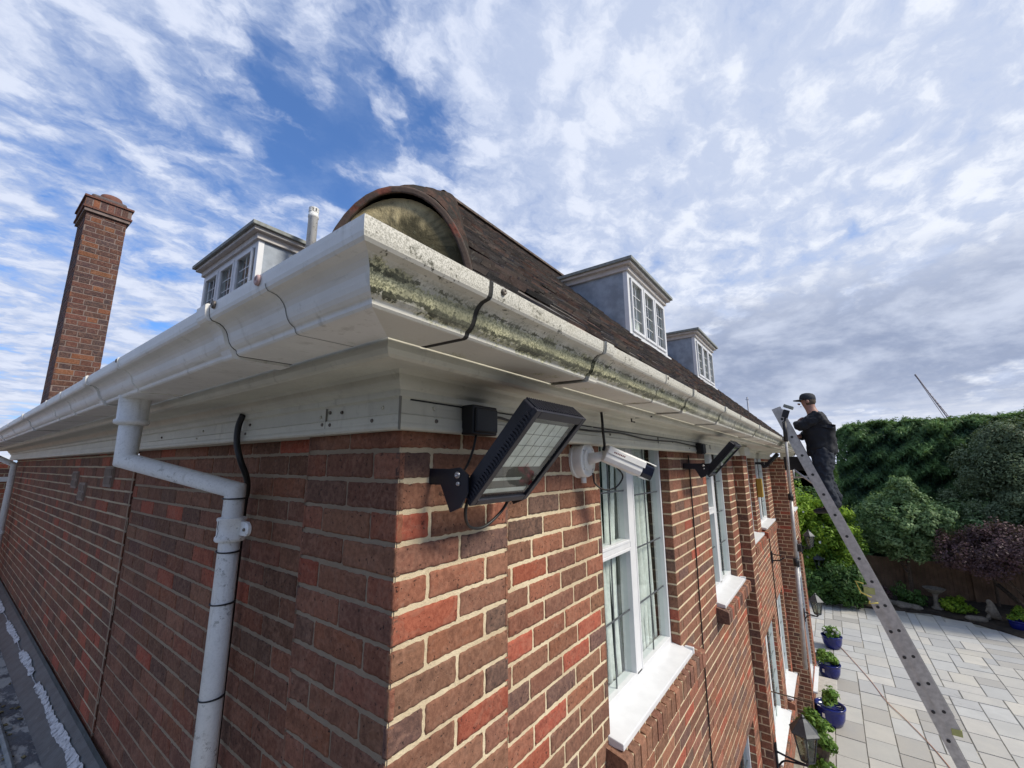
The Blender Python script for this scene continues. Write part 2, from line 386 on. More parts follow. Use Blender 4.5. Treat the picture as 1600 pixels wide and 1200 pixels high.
def brickwork(mb, O, U, N, u0, u1, zt, zb, bond, holes=(), fine=None, sharp0=False, sharp1=False, koff=0.0, pal=PALW, back=.014, kk=1.0, hj=.010):
    """bricks stand out from the plane through O; U along the wall, N outwards; holes = (u0,u1,z0,z1)"""
    O, U, N = Vector(O), Vector(U), Vector(N); Z = Vector((0, 0, 1))
    if U.cross(Z).dot(N) < 0: flip = True
    else: flip = False
    def P(u, z, n): return O+U*u+Z*z+N*n
    mb.mi = 0
    for k in range(int(-zt/.075)-2, int(-zb/.075)+1):
        t, b = -.075*k-.0058+koff, -.075*(k+1)+.0058+koff
        if b < zb-.02 or t > zt+.05: continue
        t = min(t, zt); b = max(b, zb)
        if t-b < .01: continue
        hs = [(h[0], h[1]) for h in holes if h[2] < (t+b)/2 < h[3]]
        for iv in course(bond, k, u0, u1, hj):
            for a, c in cut(iv, hs):
                mb.col = bcol(pal, kk)
                isf = fine and fine(a, (t+b)/2)
                s0 = sharp0 and abs(a-u0) < .003; s1 = sharp1 and abs(c-u1) < .003
                dt, db = rnd.uniform(-.0015, .0015), rnd.uniform(-.0015, .0015)
                dn = rnd.uniform(-.0012, .0015)
                if isf:
                    nu = max(4, int((c-a)/.012)); nz = 6
                    us = [0, .35/nu]+[i/nu for i in range(1, nu)]+[1-.35/nu, 1]; zs = [0, .08]+[i/nz for i in range(1, nz)]+[.92, 1]
                    vs = []
                    for iz, fz in enumerate(zs):
                        for iu, fu in enumerate(us):
                            u = a+(c-a)*fu; z = b+db+(t+dt-b-db)*fz; n = dn+rnd.uniform(-.0006, .0006)
                            ez, eu = iz in (0, len(zs)-1), iu in (0, len(us)-1)
                            if ez: z += rnd.uniform(-.0016, .0016) ; n -= .0028
                            if eu:
                                sh = (iu == 0 and s0) or (iu > 0 and s1)
                                if not sh: u += rnd.uniform(-.0016, .0016); n -= .0028
                                else: u = a if iu == 0 else c; n = -.0006 if rnd.random() > .15 else -.003
                            vs.append(P(u, z, n))
                    W, H = len(us), len(zs)
                    fs = [(r*W+q, r*W+q+1, (r+1)*W+q+1, (r+1)*W+q) for r in range(H-1) for q in range(W-1)]
                    ring = [q for q in range(W)]+[r*W+W-1 for r in range(1, H)]+[(H-1)*W+q for q in range(W-2, -1, -1)]+[r*W for r in range(H-2, 0, -1)]
                    base = len(vs)
                    for i in ring: vs.append(vs[i]-N*back)
                    m_ = len(ring)
                    fs += [(ring[i], base+i, base+(i+1) % m_, ring[(i+1) % m_]) for i in range(m_)]
                    if flip: fs = [f[::-1] for f in fs]
                    mb.smooth = True; mb.add(vs, fs); mb.smooth = False
                else:
                    e = .0025
                    vs = [P(a+(0 if s0 else e), b+db+e, dn), P(c-(0 if s1 else e), b+db+e, dn), P(c-(0 if s1 else e), t+dt-e, dn), P(a+(0 if s0 else e), t+dt-e, dn),
                          P(a, b+db, dn-.003), P(c, b+db, dn-.003), P(c, t+dt, dn-.003), P(a, t+dt, dn-.003)]
                    vs += [P(a, b+db, -back), P(c, b+db, -back), P(c, t+dt, -back), P(a, t+dt, -back)]
                    fs = [(0, 1, 2, 3)]+[(4+i, 4+(i+1) % 4, (i+1) % 4, i) for i in range(4)]+[(8+i, 8+(i+1) % 4, 4+(i+1) % 4, 4+i) for i in range(4)]
                    if flip: fs = [f[::-1] for f in fs]
                    mb.add(vs, fs)
    # mortar sheet with openings
    mb.mi = 1; mb.col = (1, 1, 1, .5)
    us = sorted({u0, u1, *[min(max(h[i], u0), u1) for h in holes for i in (0, 1)]}); zs = sorted({zb, zt, *[min(max(h[i], zb), zt) for h in holes for i in (2, 3)]})
    for i in range(len(us)-1):
        for j in range(len(zs)-1):
            um, zm = (us[i]+us[i+1])/2, (zs[j]+zs[j+1])/2
            if any(h[0] < um < h[1] and h[2] < zm < h[3] for h in holes): continue
            f = [P(us[i], zs[j], -.0034), P(us[i+1], zs[j], -.0034), P(us[i+1], zs[j+1], -.0034), P(us[i], zs[j+1], -.0034)]
            mb.add(f, [(0, 1, 2, 3) if not flip else (3, 2, 1, 0)])
    mb.mi = 0
GZ = -5.1
X0 = (1, 0, 0); Y0 = (0, 1, 0); NX = (-1, 0, 0); NY = (0, -1, 0)
RW = .056       # the panels stand back a quarter brick from the corner piers
# openings in the front wall (u = x): first floor and ground floor
W_A = [(1.25, 2.36, -1.20, .20), (3.46, 4.46, -1.20, .20), (3.30, 4.55, -4.20, -2.55)]
W_B = [(6.55, 7.62, -1.20, .20), (8.05, 9.48, -1.17, .20), (6.9, 8.45, -4.15, -2.60), (8.95, 10.05, -4.15, -2.55)]
W_C = [(10.75, 11.65, -1.10, .1), (10.7, 12.0, -4.6, -1.75)]
mb = MB()
near = lambda a, z: a < 2.2 and z > -1.6
brickwork(mb, (0, 0, 0), X0, NY, 0, .44, .10, GZ, 'pier', fine=lambda a, z: z > -2.2, sharp0=True)
brickwork(mb, (.44, 0, 0), Y0, (1, 0, 0), 0, RW, .1, GZ, 'stretch')
brickwork(mb, (0, RW, 0), X0, NY, .44, 4.84, .10, GZ, 'stretch', W_A, fine=near)
brickwork(mb, (4.84, 0, 0), Y0, NX, -.046, RW, .1, GZ, 'stretch')
brickwork(mb, (0, -.046, 0), X0, NY, 4.84, 5.15, .1, GZ, 'flemish')
brickwork(mb, (5.15, 0, 0), Y0, (1, 0, 0), -.046, .23, .1, GZ, 'stretch')
brickwork(mb, (0, .23, 0), X0, NY, 5.15, 10.35, .1, GZ, 'stretch', W_B, kk=1.05)
brickwork(mb, (10.35, 0, 0), Y0, NX, -.05, .23, .1, GZ, 'flemish')
brickwork(mb, (0, -.05, 0), X0, NY, 10.35, 12.6, .1, GZ, 'stretch', W_C)
brickwork(mb, (12.6, 0, 0), Y0, (1, 0, 0), -.05, 8.5, .1, GZ, 'stretch')
# reveals on the far side (and soffit side) of each opening
for hs, y, dep in ((W_A, RW, .10), (W_B, .23, .10), (W_C, -.05, .10)):
    for (a, b, z0, z1) in hs:
        brickwork(mb, (b, y, 0), Y0, NX, 0.0, dep, z1, z0, 'stretch')
        brickwork(mb, (a, y, 0), Y0, (1, 0, 0), 0.0, dep, z1, z0, 'stretch')
mb.build('front_wall', [M_BR, M_MO], HOUSE, attr=True)
mb = MB()
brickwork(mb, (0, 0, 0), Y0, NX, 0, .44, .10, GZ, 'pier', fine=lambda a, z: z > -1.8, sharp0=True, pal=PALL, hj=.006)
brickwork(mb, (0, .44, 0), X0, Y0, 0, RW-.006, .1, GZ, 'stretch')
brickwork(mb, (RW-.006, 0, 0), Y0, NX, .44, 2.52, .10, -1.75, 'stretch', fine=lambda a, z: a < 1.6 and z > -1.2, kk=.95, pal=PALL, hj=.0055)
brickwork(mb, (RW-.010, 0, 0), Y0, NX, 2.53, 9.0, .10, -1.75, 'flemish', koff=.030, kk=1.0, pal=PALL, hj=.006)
mb.mi = 1; mb.add([(RW, .44, -1.75), (RW, 9, -1.75), (RW, 9, GZ), (RW, .44, GZ)], [(0, 1, 2, 3)])
mb.add([(RW, 9, .1), (12.6, 9, .1), (12.6, 9, GZ), (RW, 9, GZ)], [(0, 1, 2, 3)])
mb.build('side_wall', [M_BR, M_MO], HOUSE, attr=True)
# toothed mortar seam and smears where the old and newer brickwork meet
mb = MB(); vs = []
for k in range(0, 43):
    z = -.0375*k-.0; yy = 2.525+rnd.uniform(-.004, .004); hw = rnd.uniform(.004, .010)
    vs += [(RW-.0165, yy-hw, z), (RW-.0175, yy+hw, z)]
mb.add(vs, [(2*i, 2*i+1, 2*i+3, 2*i+2) for i in range(42)])
mb.build('mortar_seam', M_MO, HOUSE)
# ------------------------------------------------------------------ windows
M_LEADCAME = simple('lead_came', (.10, .11, .12), .5, .3, var=.2)
def window(a, b, z0, z1, y, mull, transoms, sill_y, leads=True, cols=2, rows=.31, curtain=True, blind=False, wname='window'):
    """white casement set back in its opening; y = plane of the frame's face"""
    f = MB(); T = .034
    def bar(x0, x1, za, zb, d=0.0, t=.06): f.box((x0, y-d, za), (x1, y+t, zb))
    bar(a, a+T, z0, z1); bar(b-T, b, z0, z1); bar(a+T, b-T, z0, z0+T+.014, .006); bar(a+T, b-T, z1-T, z1)
    xs = [a+T]+[m for m in mull]+[b-T]
    lights = []
    for m_ in mull: bar(m_-.036, m_+.036, z0+T, z1-T, .006)
    for i in range(len(xs)-1):
        xa = xs[i]+(.036 if i else 0); xb = xs[i+1]-(.036 if i < len(xs)-2 else 0)
        tr = [t for (li, t) in transoms if li == i]
        zz = [z0+T]+tr+[z1-T]
        for t in tr: bar(xa, xb, t-.014, t+.014, .004)
        for q in range(len(zz)-1):
            za = zz[q]+(.014 if q else 0); zb = zz[q+1]-(.014 if q < len(zz)-2 else 0)
            s = .016; d = .008
            bar(xa, xa+s, za, zb, d); bar(xb-s, xb, za, zb, d); bar(xa+s, xb-s, za, za+s, d); bar(xa+s, xb-s, zb-s, zb, d)
            lights.append((xa+s, xb-s, za+s, zb-s))
    o = f.build(wname, M_UPVC, HOUSE, bevel=.003)
    gl = MB()
    for (xa, xb, za, zb) in lights: gl.add([(xa, y+.02, za), (xb, y+.02, za), (xb, y+.02, zb), (xa, y+.02, zb)], [(0, 1, 2, 3)])
    gl.build('pane', M_GLASS, o)
    if leads:
        ld = MB()
        for (xa, xb, za, zb) in lights:
            for c in range(1, cols): xx = xa+(xb-xa)*c/cols; ld.box((xx-.004, y+.014, za), (xx+.004, y+.019, zb))
            nrow = max(1, round((zb-za)/rows))
            for r_ in range(1, nrow): zc = za+(zb-za)*r_/nrow; ld.box((xa, y+.0135, zc-.004), (xb, y+.0185, zc+.004))
        ld.build('leading', M_LEADCAME, o)
    s = MB(); sy = sill_y
    s.add([(a-.02, sy, z0-.018), (b+.02, sy, z0-.018), (b+.02, y+.01, z0+.006), (a-.02, y+.01, z0+.006), (a-.02, sy, z0-.045), (b+.02, sy, z0-.045), (b+.02, y+.01, z0-.045), (a-.02, y+.01, z0-.045)],
          [(0, 1, 2, 3), (4, 7, 6, 5), (0, 4, 5, 1), (1, 5, 6, 2), (3, 2, 6, 7), (0, 3, 7, 4)])
    s.box((b+.004, sy-.006, z0-.040), (b+.026, sy+.05, z0-.002))
    s.build('sill', M_UPVC, o, bevel=.004)
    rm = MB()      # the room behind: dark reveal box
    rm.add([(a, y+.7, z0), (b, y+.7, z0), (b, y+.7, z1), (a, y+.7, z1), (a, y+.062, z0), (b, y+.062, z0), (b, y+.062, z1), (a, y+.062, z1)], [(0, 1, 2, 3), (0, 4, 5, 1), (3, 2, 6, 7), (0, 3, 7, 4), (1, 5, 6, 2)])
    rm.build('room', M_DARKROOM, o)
    if curtain:
        ct = MB(); x = a+.04
        groups = [(a+.04, a+.04+(b-a)*.50), (b-.04-(b-a)*.32, b-.04)]
        for (ca, cb) in groups:
            for i in range(13):      # gathered folds with dark gaps between
                xt = ca+(cb-ca)*(i+.5)/13; xm = xt+(((ca+cb)/2)-xt)*rnd.uniform(.2, .6); xb_ = xt+rnd.uniform(-.03, .03); rw = rnd.uniform(.004, .015)
                n = 10; pts = []
                for k in range(n+1):
                    t = k/n; xx = (xt*(1-t)**2+2*xm*t*(1-t)+xb_*t*t) if True else 0
                    pts.append((xx, y+.085+.012*math.sin(i*2.3+t*3), z1-.02-(z1-z0-.04)*t))
                vs = []
                for p_ in pts: vs += [(p_[0]-rw, p_[1]+.012, p_[2]), (p_[0]-rw*.3, p_[1]-.006, p_[2]), (p_[0]+rw*.4, p_[1]-.004, p_[2]), (p_[0]+rw, p_[1]+.014, p_[2])]
                ct.add(vs, [(4*k+q, 4*k+4+q, 4*k+5+q, 4*k+1+q) for k in range(n) for q in range(3)])
            ct.add([(ca, y+.115, z0+.03), (cb, y+.115, z0+.03), (cb, y+.115, z1), (ca, y+.115, z1)], [(0, 1, 2, 3)])
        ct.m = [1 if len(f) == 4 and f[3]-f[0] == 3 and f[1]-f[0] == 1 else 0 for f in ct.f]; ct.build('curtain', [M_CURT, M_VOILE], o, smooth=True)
    if blind:
        bl = MB(); bl.add([(a+.05, y+.09, z0+.05), (b-.05, y+.09, z0+.05), (b-.05, y+.09, z1-.05), (a+.05, y+.09, z1-.05)], [(0, 1, 2, 3)])
        bl.build('blind', M_CURT, o)
    return o
window(1.25, 2.36, -1.185, .13, .115, [1.77], [(0, -.485)], -.012)
window(3.46, 4.46, -1.185, .13, .115, [3.95], [(0, -.48)], -.012)
window(6.55, 7.62, -1.155, .13, .29, [7.1], [], .15, curtain=False, leads=False)
window(8.05, 9.48, -1.12, .13, .29, [8.75], [(0, -.45)], .15, cols=2)
window(3.30, 4.55, -4.15, -2.55, .115, [3.9], [], -.012, curtain=False)
window(6.9, 8.45, -4.10, -2.60, .285, [7.6], [(0, -3.2)], .14, curtain=False, blind=True)
window(8.95, 10.05, -4.10, -2.55, .285, [9.5], [], .14, curtain=False, blind=True)
window(10.75, 11.65, -1.05, .05, .0, [11.2], [], -.12, curtain=False)
window(10.7, 12.0, -4.6, -1.75, .0, [11.3], [(0, -2.6), (1, -2.6)], -.12, curtain=False, wname='glazed_door')
# brick-on-edge sills
def rowlock(x0, x1, yf, ztop, zlow):
    mb = MB()
    x = x0
    while x < x1-.02:
        mb.mi = 0; mb.col = bcol(); e = .003; h = rnd.uniform(-.002, .002); yy = yf+rnd.uniform(-.003, .003)
        vs = [(x, yy, zlow), (x+.065, yy, zlow), (x+.065, yy+.12, zlow), (x, yy+.12, zlow), (x, yy+.008, ztop-.008+h), (x+.065, yy+.008, ztop-.008+h), (x+.065, yy+.12, ztop+.018+h), (x, yy+.12, ztop+.018+h), (x, yy, ztop-.018+h), (x+.065, yy, ztop-.018+h)]
        mb.add(vs, [(0, 1, 9, 8), (8, 9, 5, 4), (4, 5, 6, 7), (0, 8, 4, 7, 3), (1, 2, 6, 5, 9), (0, 3, 2, 1)])
        x += .075
    mb.mi = 1; mb.col = (1, 1, 1, .5); xx = x0+.0655
    while xx < x-.02: mb.box((xx-.001, yf+.004, zlow+.003), (xx+.010, yf+.118, ztop-.012)); mb.box((xx-.001, yf+.03, ztop-.012), (xx+.010, yf+.118, ztop+.004)); xx += .075
    mb.build('brick_sill', [M_BR, M_MO], HOUSE, attr=True)
rowlock(1.20, 2.50, -.040, -1.235, -1.34); rowlock(3.40, 4.60, -.040, -1.235, -1.34)
rowlock(6.5, 7.7, .13, -1.215, -1.32); rowlock(8.0, 9.56, .13, -1.20, -1.305); rowlock(6.85, 8.5, .12, -4.18, -4.28); rowlock(8.9, 10.12, .12, -4.18, -4.28); rowlock(3.24, 4.62, -.04, -4.23, -4.33)
# ------------------------------------------------------------------ eaves: sweep of a profile along the side and the front with a mitre at the corner
def sweep(mb, prof, y_end, x_end, closed=True, y0=None, x0=None):
    """prof = [(d, z)]: d outwards from the walls. y0/x0 None = to the mitre"""
    n = len(prof); rows = []
    if y_end is not None: rows.append([(-d, y_end, z) for d, z in prof])
    if y_end is not None and y0 is not None: rows.append([(-d, y0, z) for d, z in prof])
    elif x0 is None: rows.append([(-d, -d, z) for d, z in prof])
    if x0 is not None: rows.append([(x0, -d, z) for d, z in prof])
    if x_end is not None: rows.append([(x_end, -d, z) for d, z in prof])
    vs = [p for r_ in rows for p in r_]; m_ = n if closed else n-1
    fs = [(i*n+j, i*n+(j+1) % n, (i+1)*n+(j+1) % n, (i+1)*n+j) for i in range(len(rows)-1) for j in range(m_)]
    if closed: fs += [tuple(range(n))[::-1], tuple((len(rows)-1)*n+j for j in range(n))]
    mb.add(vs, fs)
OG = [(.383, .303), (.387, .300), (.387, .292), (.386, .278), (.384, .271), (.380, .2665), (.374, .2655), (.366, .2635), (.359, .259), (.353, .252), (.349, .244), (.3465, .234), (.3435, .226), (.339, .2195), (.334, .2155), (.330, .2135), (.3285, .211), (.3275, .206), (.324, .2025), (.319, .2015), (.21, .2045)]
OG = [(d, z-.006) for d, z in OG]
def ogee(off=0.0):
    outer = [(d+off*(1 if d > .3 else 0), z-(off if z < .209 else 0)) for d, z in OG]
    inner = [(.212, .203), (.318, .202), (.336, .218), (.345, .244), (.376, .265), (.379, .295)]
    return outer+inner
OUT0 = Matrix()
def gut_seg(name, mat, side, a, b, off=0.0, parent=HOUSE):
    m_ = MB(); p = ogee(off)
    if side == 'x': sweep(m_, p, None, b, x0=a)
    elif side == 'y': sweep(m_, p, b, None, y0=a)
    return m_.build(name, mat, parent, recalc=True)
JF = [-.121, .366, 1.314, 2.05, 3.6, 5.6, 7.6, 9.6, 11.6]; JL = [.153, 1.343, 3.3, 5.3, 7.3]
m_ = MB(); sweep(m_, ogee(), JL[0]-.004, None, y0=None, x0=None)
# corner angle piece: side half and front half, each with its own surface
def corner_half(side, end):
    m2 = MB(); p = ogee(); n = len(p)
    A = [(-d, -d, z) for d, z in p]; B = [(-d, end, z) for d, z in p] if side == 'y' else [(end, -d, z) for d, z in p]
    m2.add(A+B, [(j, (j+1) % n, n+(j+1) % n, n+j) for j in range(n)]+[tuple(range(n, 2*n))])
    return m2
GUT = corner_half('x', JF[0]-.006).build('gutter', M_GUT_F, HOUSE, recalc=True)
corner_half('y', JL[0]-.003).build('gutter_length', M_GUT_L, GUT, recalc=True)
for i, a in enumerate(JF):
    b = (JF+[12.9])[i+1]
    gut_seg('gutter_length', M_GUT_F, 'x', a+(.006 if i == 0 else .003), b-.003, parent=GUT)
for i, a in enumerate(JL):
    b = (JL+[9.2])[i+1]
    gut_seg('gutter_length', M_GUT_L, 'y', a+.003, b-.003, parent=GUT)
M_GAP = simple('black_joint_seal', (.012, .012, .010), .7, var=.3)
def gap(side, a, wd, mat=M_GAP):      # dark jagged seal showing in a joint
    m2 = MB(); p = [(d+.0008*rnd.random()-.0016, z) for d, z in OG]
    n = len(p); r0 = rnd.uniform
    if side == 'x': rows = [[(a-wd+r0(-.001, .001)*1.5, -d, z) for d, z in p], [(a+wd+r0(-.001, .001), -d, z) for d, z in p]]
    else: rows = [[(-d, a-wd, z) for d, z in p], [(-d, a+wd, z) for d, z in p]]
    m2.add(rows[0]+rows[1], [(j, j+1, n+j+1, n+j) for j in range(n-1)])
    return m2.build('joint_seal', mat, GUT)
for a in JF: gap('x', a, .0075)
for a in JL: gap('y', a, .004)
for a in JF[1:]: gut_seg('union_bracket', M_GUT_F, 'x', a+.006, a+.055, .006, GUT)
for a in (.919, 2.60, 4.4, 6.4, 8.4): gut_seg('union_bracket', M_GUT_F, 'x', a, a+.028, .003, GUT)
for a in JL: gut_seg('union_bracket', M_GUT_L, 'y', a+.005, a+.055, .006, GUT)
for a in (.896, 1.93, 2.35, 4.3, 6.3): gut_seg('union_bracket', M_GUT_L, 'y', a, a+.028, .003, GUT)
m2 = MB(); p = [(d+.0006, z-.0004) for d, z in OG[3:]]; n = len(p)     # fine hairline seal on the side near the corner
m2.add([(-d, -.103, z) for d, z in p]+[(-d, -.1005, z) for d, z in p], [(j, j+1, n+j+1, n+j) for j in range(n-1)])
m2.build('joint_seal', simple('grey_hairline', (.16, .16, .15), .8), GUT)
def screw(P, N, r=.008, mat=M_BOLT, parent=GUT, name='screw'):
    N = Vector(N).normalized(); X = N.orthogonal().normalized(); Y = N.cross(X)
    m2 = MB(); m2.lathe([(r, -.001), (r, .002), (r*.8, .0042), (r*.35, .0046), (r*.3, .003), (0.0001, .003)], 14, frameM(P, X, Y, N))
    return m2.build(name, mat, parent, smooth=True)
for x, z in ((JF[0]+.035, .284), (JF[1]+.03, .284), (JF[2]+.03, .284), (.935, .284), (2.61, .284), (JF[3]+.03, .284)): screw((x, -.388, z), NY, .0065)
screw((-.388, -.075, .284), NX, .010, simple('pink_plug', (.42, .28, .26), .6)); screw((-.388, .125, .286), NX, .0085); screw((-.388, .895+.012, .286), NX, .006); screw((-.388, JL[1]+.02, .286), NX, .006)
for x, y in ((.02, -.26), (-.26, .02), (.5, -.25), (-.25, 1.05), (1.5, -.25), (.25, -.27)): screw((x, y, .2025), (0, 0, -1), .0075)
# fascia, soffit, frieze
fas = [(.206, .296), (.206, .1935), (.2045, .182), (.199, .1725), (.190, .168), (.178, .1685), (.172, .175), (.124, .1805), (.075, .183), (.066, .175), (.060, .162), (.054, .152), (.044, .146),
       (.040, .143), (.0385, .128), (.030, .1235), (.0285, .1215), (.0285, .088), (.0335, .084), (.0335, .066), (.0355, .060), (.0355, .0535), (.031, .048), (0, .048), (-.05, .048), (-.05, .30)]
m_ = MB(); sweep(m_, fas, 9.0, 5.16); FAS = m_.build('eaves_board', M_SOF, HOUSE, recalc=True)
f2 = [(.206, .30), (.206, .1985), (.199, .1765), (.178, .1725), (.124, .1815), (-.14, .183), (-.155, .16), (-.19, .143), (-.195, .06), (-.19, .048), (-.24, .048), (-.24, .30)]
m_ = MB(); sweep(m_, f2, None, 10.3, x0=5.162); m_.build('soffit', M_SOF, FAS, recalc=True)
f3 = [(.206, .30), (.206, .1985), (.199, .1765), (.178, .1725), (.12, .18), (.105, .16), (.09, .143), (.085, .06), (.08, .048), (.0, .048), (.0, .30)]
m_ = MB(); sweep(m_, f3, None, 12.9, x0=10.302); m_.build('soffit', M_SOF, FAS, recalc=True)
m_ = MB()
for (x0, x1) in ((4.80, 5.20),): m_.box((x0, -.085, .052), (x1, -.03, .15))
m_.build('frieze_return', M_SOF, FAS, bevel=.003)
m_ = MB()
for x in (.62, 1.9, 3.3): m_.box((x, -.0342, .05), (x+.0015, -.0270, .122))
m_.box((-.0340, .295, .05), (-.0275, .2965, .122)); m_.box((-.0340, 2.6, .05), (-.0275, 2.602, .122))
m_.box((-.0370, -.0370, .046), (-.0325, -.0325, .142))
m_.build('panel_joint', simple('grey_panel_joint', (.20, .19, .16), .7), FAS)
m_ = MB()
for (a, b) in ((-.0, 1.0), (1.02, 3.2)): m_.box((a, -.0335, .1212), (b, -.029, .1235))
m_.build('shadow_gap', M_GAP, FAS)
for p in [(.08, .108), (.085, .075), (.2, .135), (.45, .105), (.74, .105), (.8, .074), (1.2, .1), (1.5, .074), (2.2, .105), (2.6, .074)]: screw((p[0], -.0325 if p[1] < .084 else -.029, p[1]), NY, .0055, M_SOF if rnd.random() < .5 else M_BOLT, FAS)
for p in [(.04, .105), (.075, .074), (.28, .11), (.31, .077), (.27, .074), (.22, .106), (.33, .1), (.8, .105), (.82, .074), (1.25, .105), (1.3, .075), (1.8, .1)]: screw((-.0325 if p[1] < .084 else -.029, p[0], p[1]), NX, .005, M_SOF if rnd.random() < .5 else M_BOLT, FAS)
# ------------------------------------------------------------------ roof: four slopes of plain tiles
PIT_ = .985; RZ = .335; E = -.25; RY = 4.35; RX1 = 12.9
def roofz(d): return RZ+PIT_*(d-E)
TP = [(.105, .090, .080), (.13, .105, .088), (.090, .080, .074), (.15, .105, .085), (.14, .12, .10), (.070, .064, .060), (.115, .095, .082), (.17, .10, .075)]
mb = MB()
def tiles(mb, side):
    L = math.hypot(1, PIT_); ca, sa = 1/L, PIT_/L; g_ = .098; nrow = int((RY-E)*L/g_)
    for r_ in range(nrow):
        s0 = r_*g_-.02; d0 = E+s0*ca; d1 = E+(s0+g_+.02)*ca
        u = (d0 if r_ else E)+.05+(r_ % 2)*.083; uend = RX1-d0 if side == 'x' else 8.9
        uend = (12.9-(d0-E)) if side == 'x' else (8.95-(d0-E))
        while u < uend:
            w_ = .162; lift = .021+rnd.uniform(-.006, .009); th = .016; j = rnd.uniform(-.009, .009)
            sk = rnd.uniform(-.003, .003)
            c = rnd.choice(TP); k = rnd.uniform(1.0, 1.75); mb.col = (c[0]*k, c[1]*k, c[2]*k, 1)
            pts = []
            for (uu, ss, nn) in ((u, s0+j, lift), (u+w_, s0+j+sk, lift+rnd.uniform(-.002, .002)), (u+w_, s0+g_+.02, .004), (u, s0+g_+.02, .004),
                                 (u, s0+j, lift-th), (u+w_, s0+j+sk, lift-th)):
                d = E+ss*ca-nn*sa; z = RZ+ss*sa+nn*ca
                pts.append((uu, d, z) if side == 'x' else (d, uu, z))
            fs = [(0, 1, 2, 3), (4, 5, 1, 0), (0, 3, 4), (1, 5, 2)]
            if side == 'y': fs = [f[::-1] for f in fs]
            mb.add(pts, fs); u += .167
            wv = rnd.uniform(1.3, 2.4); lc = tuple(min(.5, q*wv*.5+.045) for q in mb.col[:3])+(1,)
            for q_ in (6, 5, 2, 1): mb.c[-q_] = lc      # worn, lichened lower edge
tiles(mb, 'x'); tiles(mb, 'y')
zr = roofz(RY)
e2 = [(E, E, RZ-.02), (RX1, E, RZ-.02), (RX1, 9.0, RZ-.02), (E, 9.0, RZ-.02), (RY, RY, zr-.02), (RX1-RY, RY, zr-.02)]
mb.col = (.08, .05, .045, 1)
mb.add(e2, [(0, 1, 5, 4), (1, 2, 5), (2, 3, 4, 5), (3, 0, 4), (3, 2, 1, 0)])
ROOF = mb.build('roof', M_TILE, HOUSE, attr=True)
# hip: half-round tiles up the corner, the first one closed with mortar
M_HIP = simple('hip_tile_clay', (.12, .070, .050), .9, var=.4, sc_=26, dirt=((.060, .055, .045), 14, .42, .9), bump=.7)
hd = Vector((1, 1, PIT_)).normalized(); hs_ = Vector((1, -1, 0)).normalized(); hn = hs_.cross(hd); hn = hn if hn.z > 0 else -hn
def hip_tile(s0, s1, w0, h0, w1, h1, t=.017):
    m2 = MB(); N = 20; rows = []
    for s, w_, h in ((s0, w0, h0), (s1, w1, h1)):
        for rr in (1, 0):
            row = []
            for i in range(N+1):
                a = math.pi*i/N; ca = math.cos(a); sa = math.sin(a)
                ww, hh = (w_, h) if rr else (w_-t, h-t)
                base = Vector((-.15, -.15, RZ+PIT_*.10))+Vector((1, 1, PIT_))*s
                prof = abs(ca)**1.0*(1 if ca > 0 else -1)
                row.append(base+hs_*(prof*ww)+Vector((0, 0, 1))*(sa**1.15*hh-.072)+Vector((0, 0, 1))*(-.03*abs(ca)**3))
            rows.append(row)
    n = N+1; vs = [p for r_ in rows for p in r_]; fs = []
    for i in range(N):
        fs += [(i, i+1, 2*n+i+1, 2*n+i), (n+i+1, n+i, 3*n+i, 3*n+i+1), (i+1, i, n+i, n+i+1), (2*n+i, 2*n+i+1, 3*n+i+1, 3*n+i)]
    m2.add(vs, fs); m2.m = [1 if q % 4 == 2 else 0 for q in range(len(fs))]; return m2
M_RIM = simple('bare_orange_clay', (.20, .058, .036), .9, var=.5, sc_=30, dirt=((.05, .04, .032), 15, .38, .92), bump=.7)
m2 = hip_tile(0, .22, .168, .215, .150, .195); HIP = m2.build('hip_tile', [M_HIP, M_RIM], ROOF, smooth=False)
md = HIP.modifiers.new('s', 'BEVEL'); md.width = .004; md.segments = 2
for k in range(1, 20): hip_tile(.17*k, .17*k+.2, .170+.003*rnd.random(), .222+rnd.uniform(-.004, .006), .155, .19).build('hip_tile', [M_HIP, M_HIP], ROOF)
def plug_mat():
    m, g, oc = newmat('hip_end_mortar'); n1 = g.noise(oc, 9, 5, .6, .5); n2 = g.noise(oc, 60, 5, .7); z = g.sep(oc)[2]
    c = g.mix(g.ramp(g.math('ADD', n1, g.math('MULTIPLY', g.math('SUBTRACT', z, .47), 2.8)), .42, .68), (.07, .062, .036), (.50, .42, .24))
    c = g.mix(g.ramp(n2, .55, .7, 0, .5), c, (.14, .14, .09))
    return finish(m, g, c, .95, g.bump(g.math('ADD', n1, g.math('MULTIPLY', n2, .4)), .8, .012), spec=.2)
m2 = MB(); N = 24; base = Vector((-.15, -.15, RZ+PIT_*.10)); vs = []
for rr in range(6):
    k = 1-rr/6
    for i in range(N+1):
        a = math.pi*i/N; bulge = .022*(1-k*k)
        vs.append(base+Vector((1, 1, 0))*(.014-bulge*.3)+hs_*(math.cos(a)*.158*k)+Vector((0, 0, 1))*(math.sin(a)**1.15*.203*k-.078))
m2.add(vs, [(r_*(N+1)+i, r_*(N+1)+i+1, (r_+1)*(N+1)+i+1, (r_+1)*(N+1)+i) for r_ in range(5) for i in range(N)])
m2.build('hip_end_mortar', plug_mat(), ROOF, smooth=True)
m2 = MB(); pts = []      # ragged mortar and moss along the foot of the hip
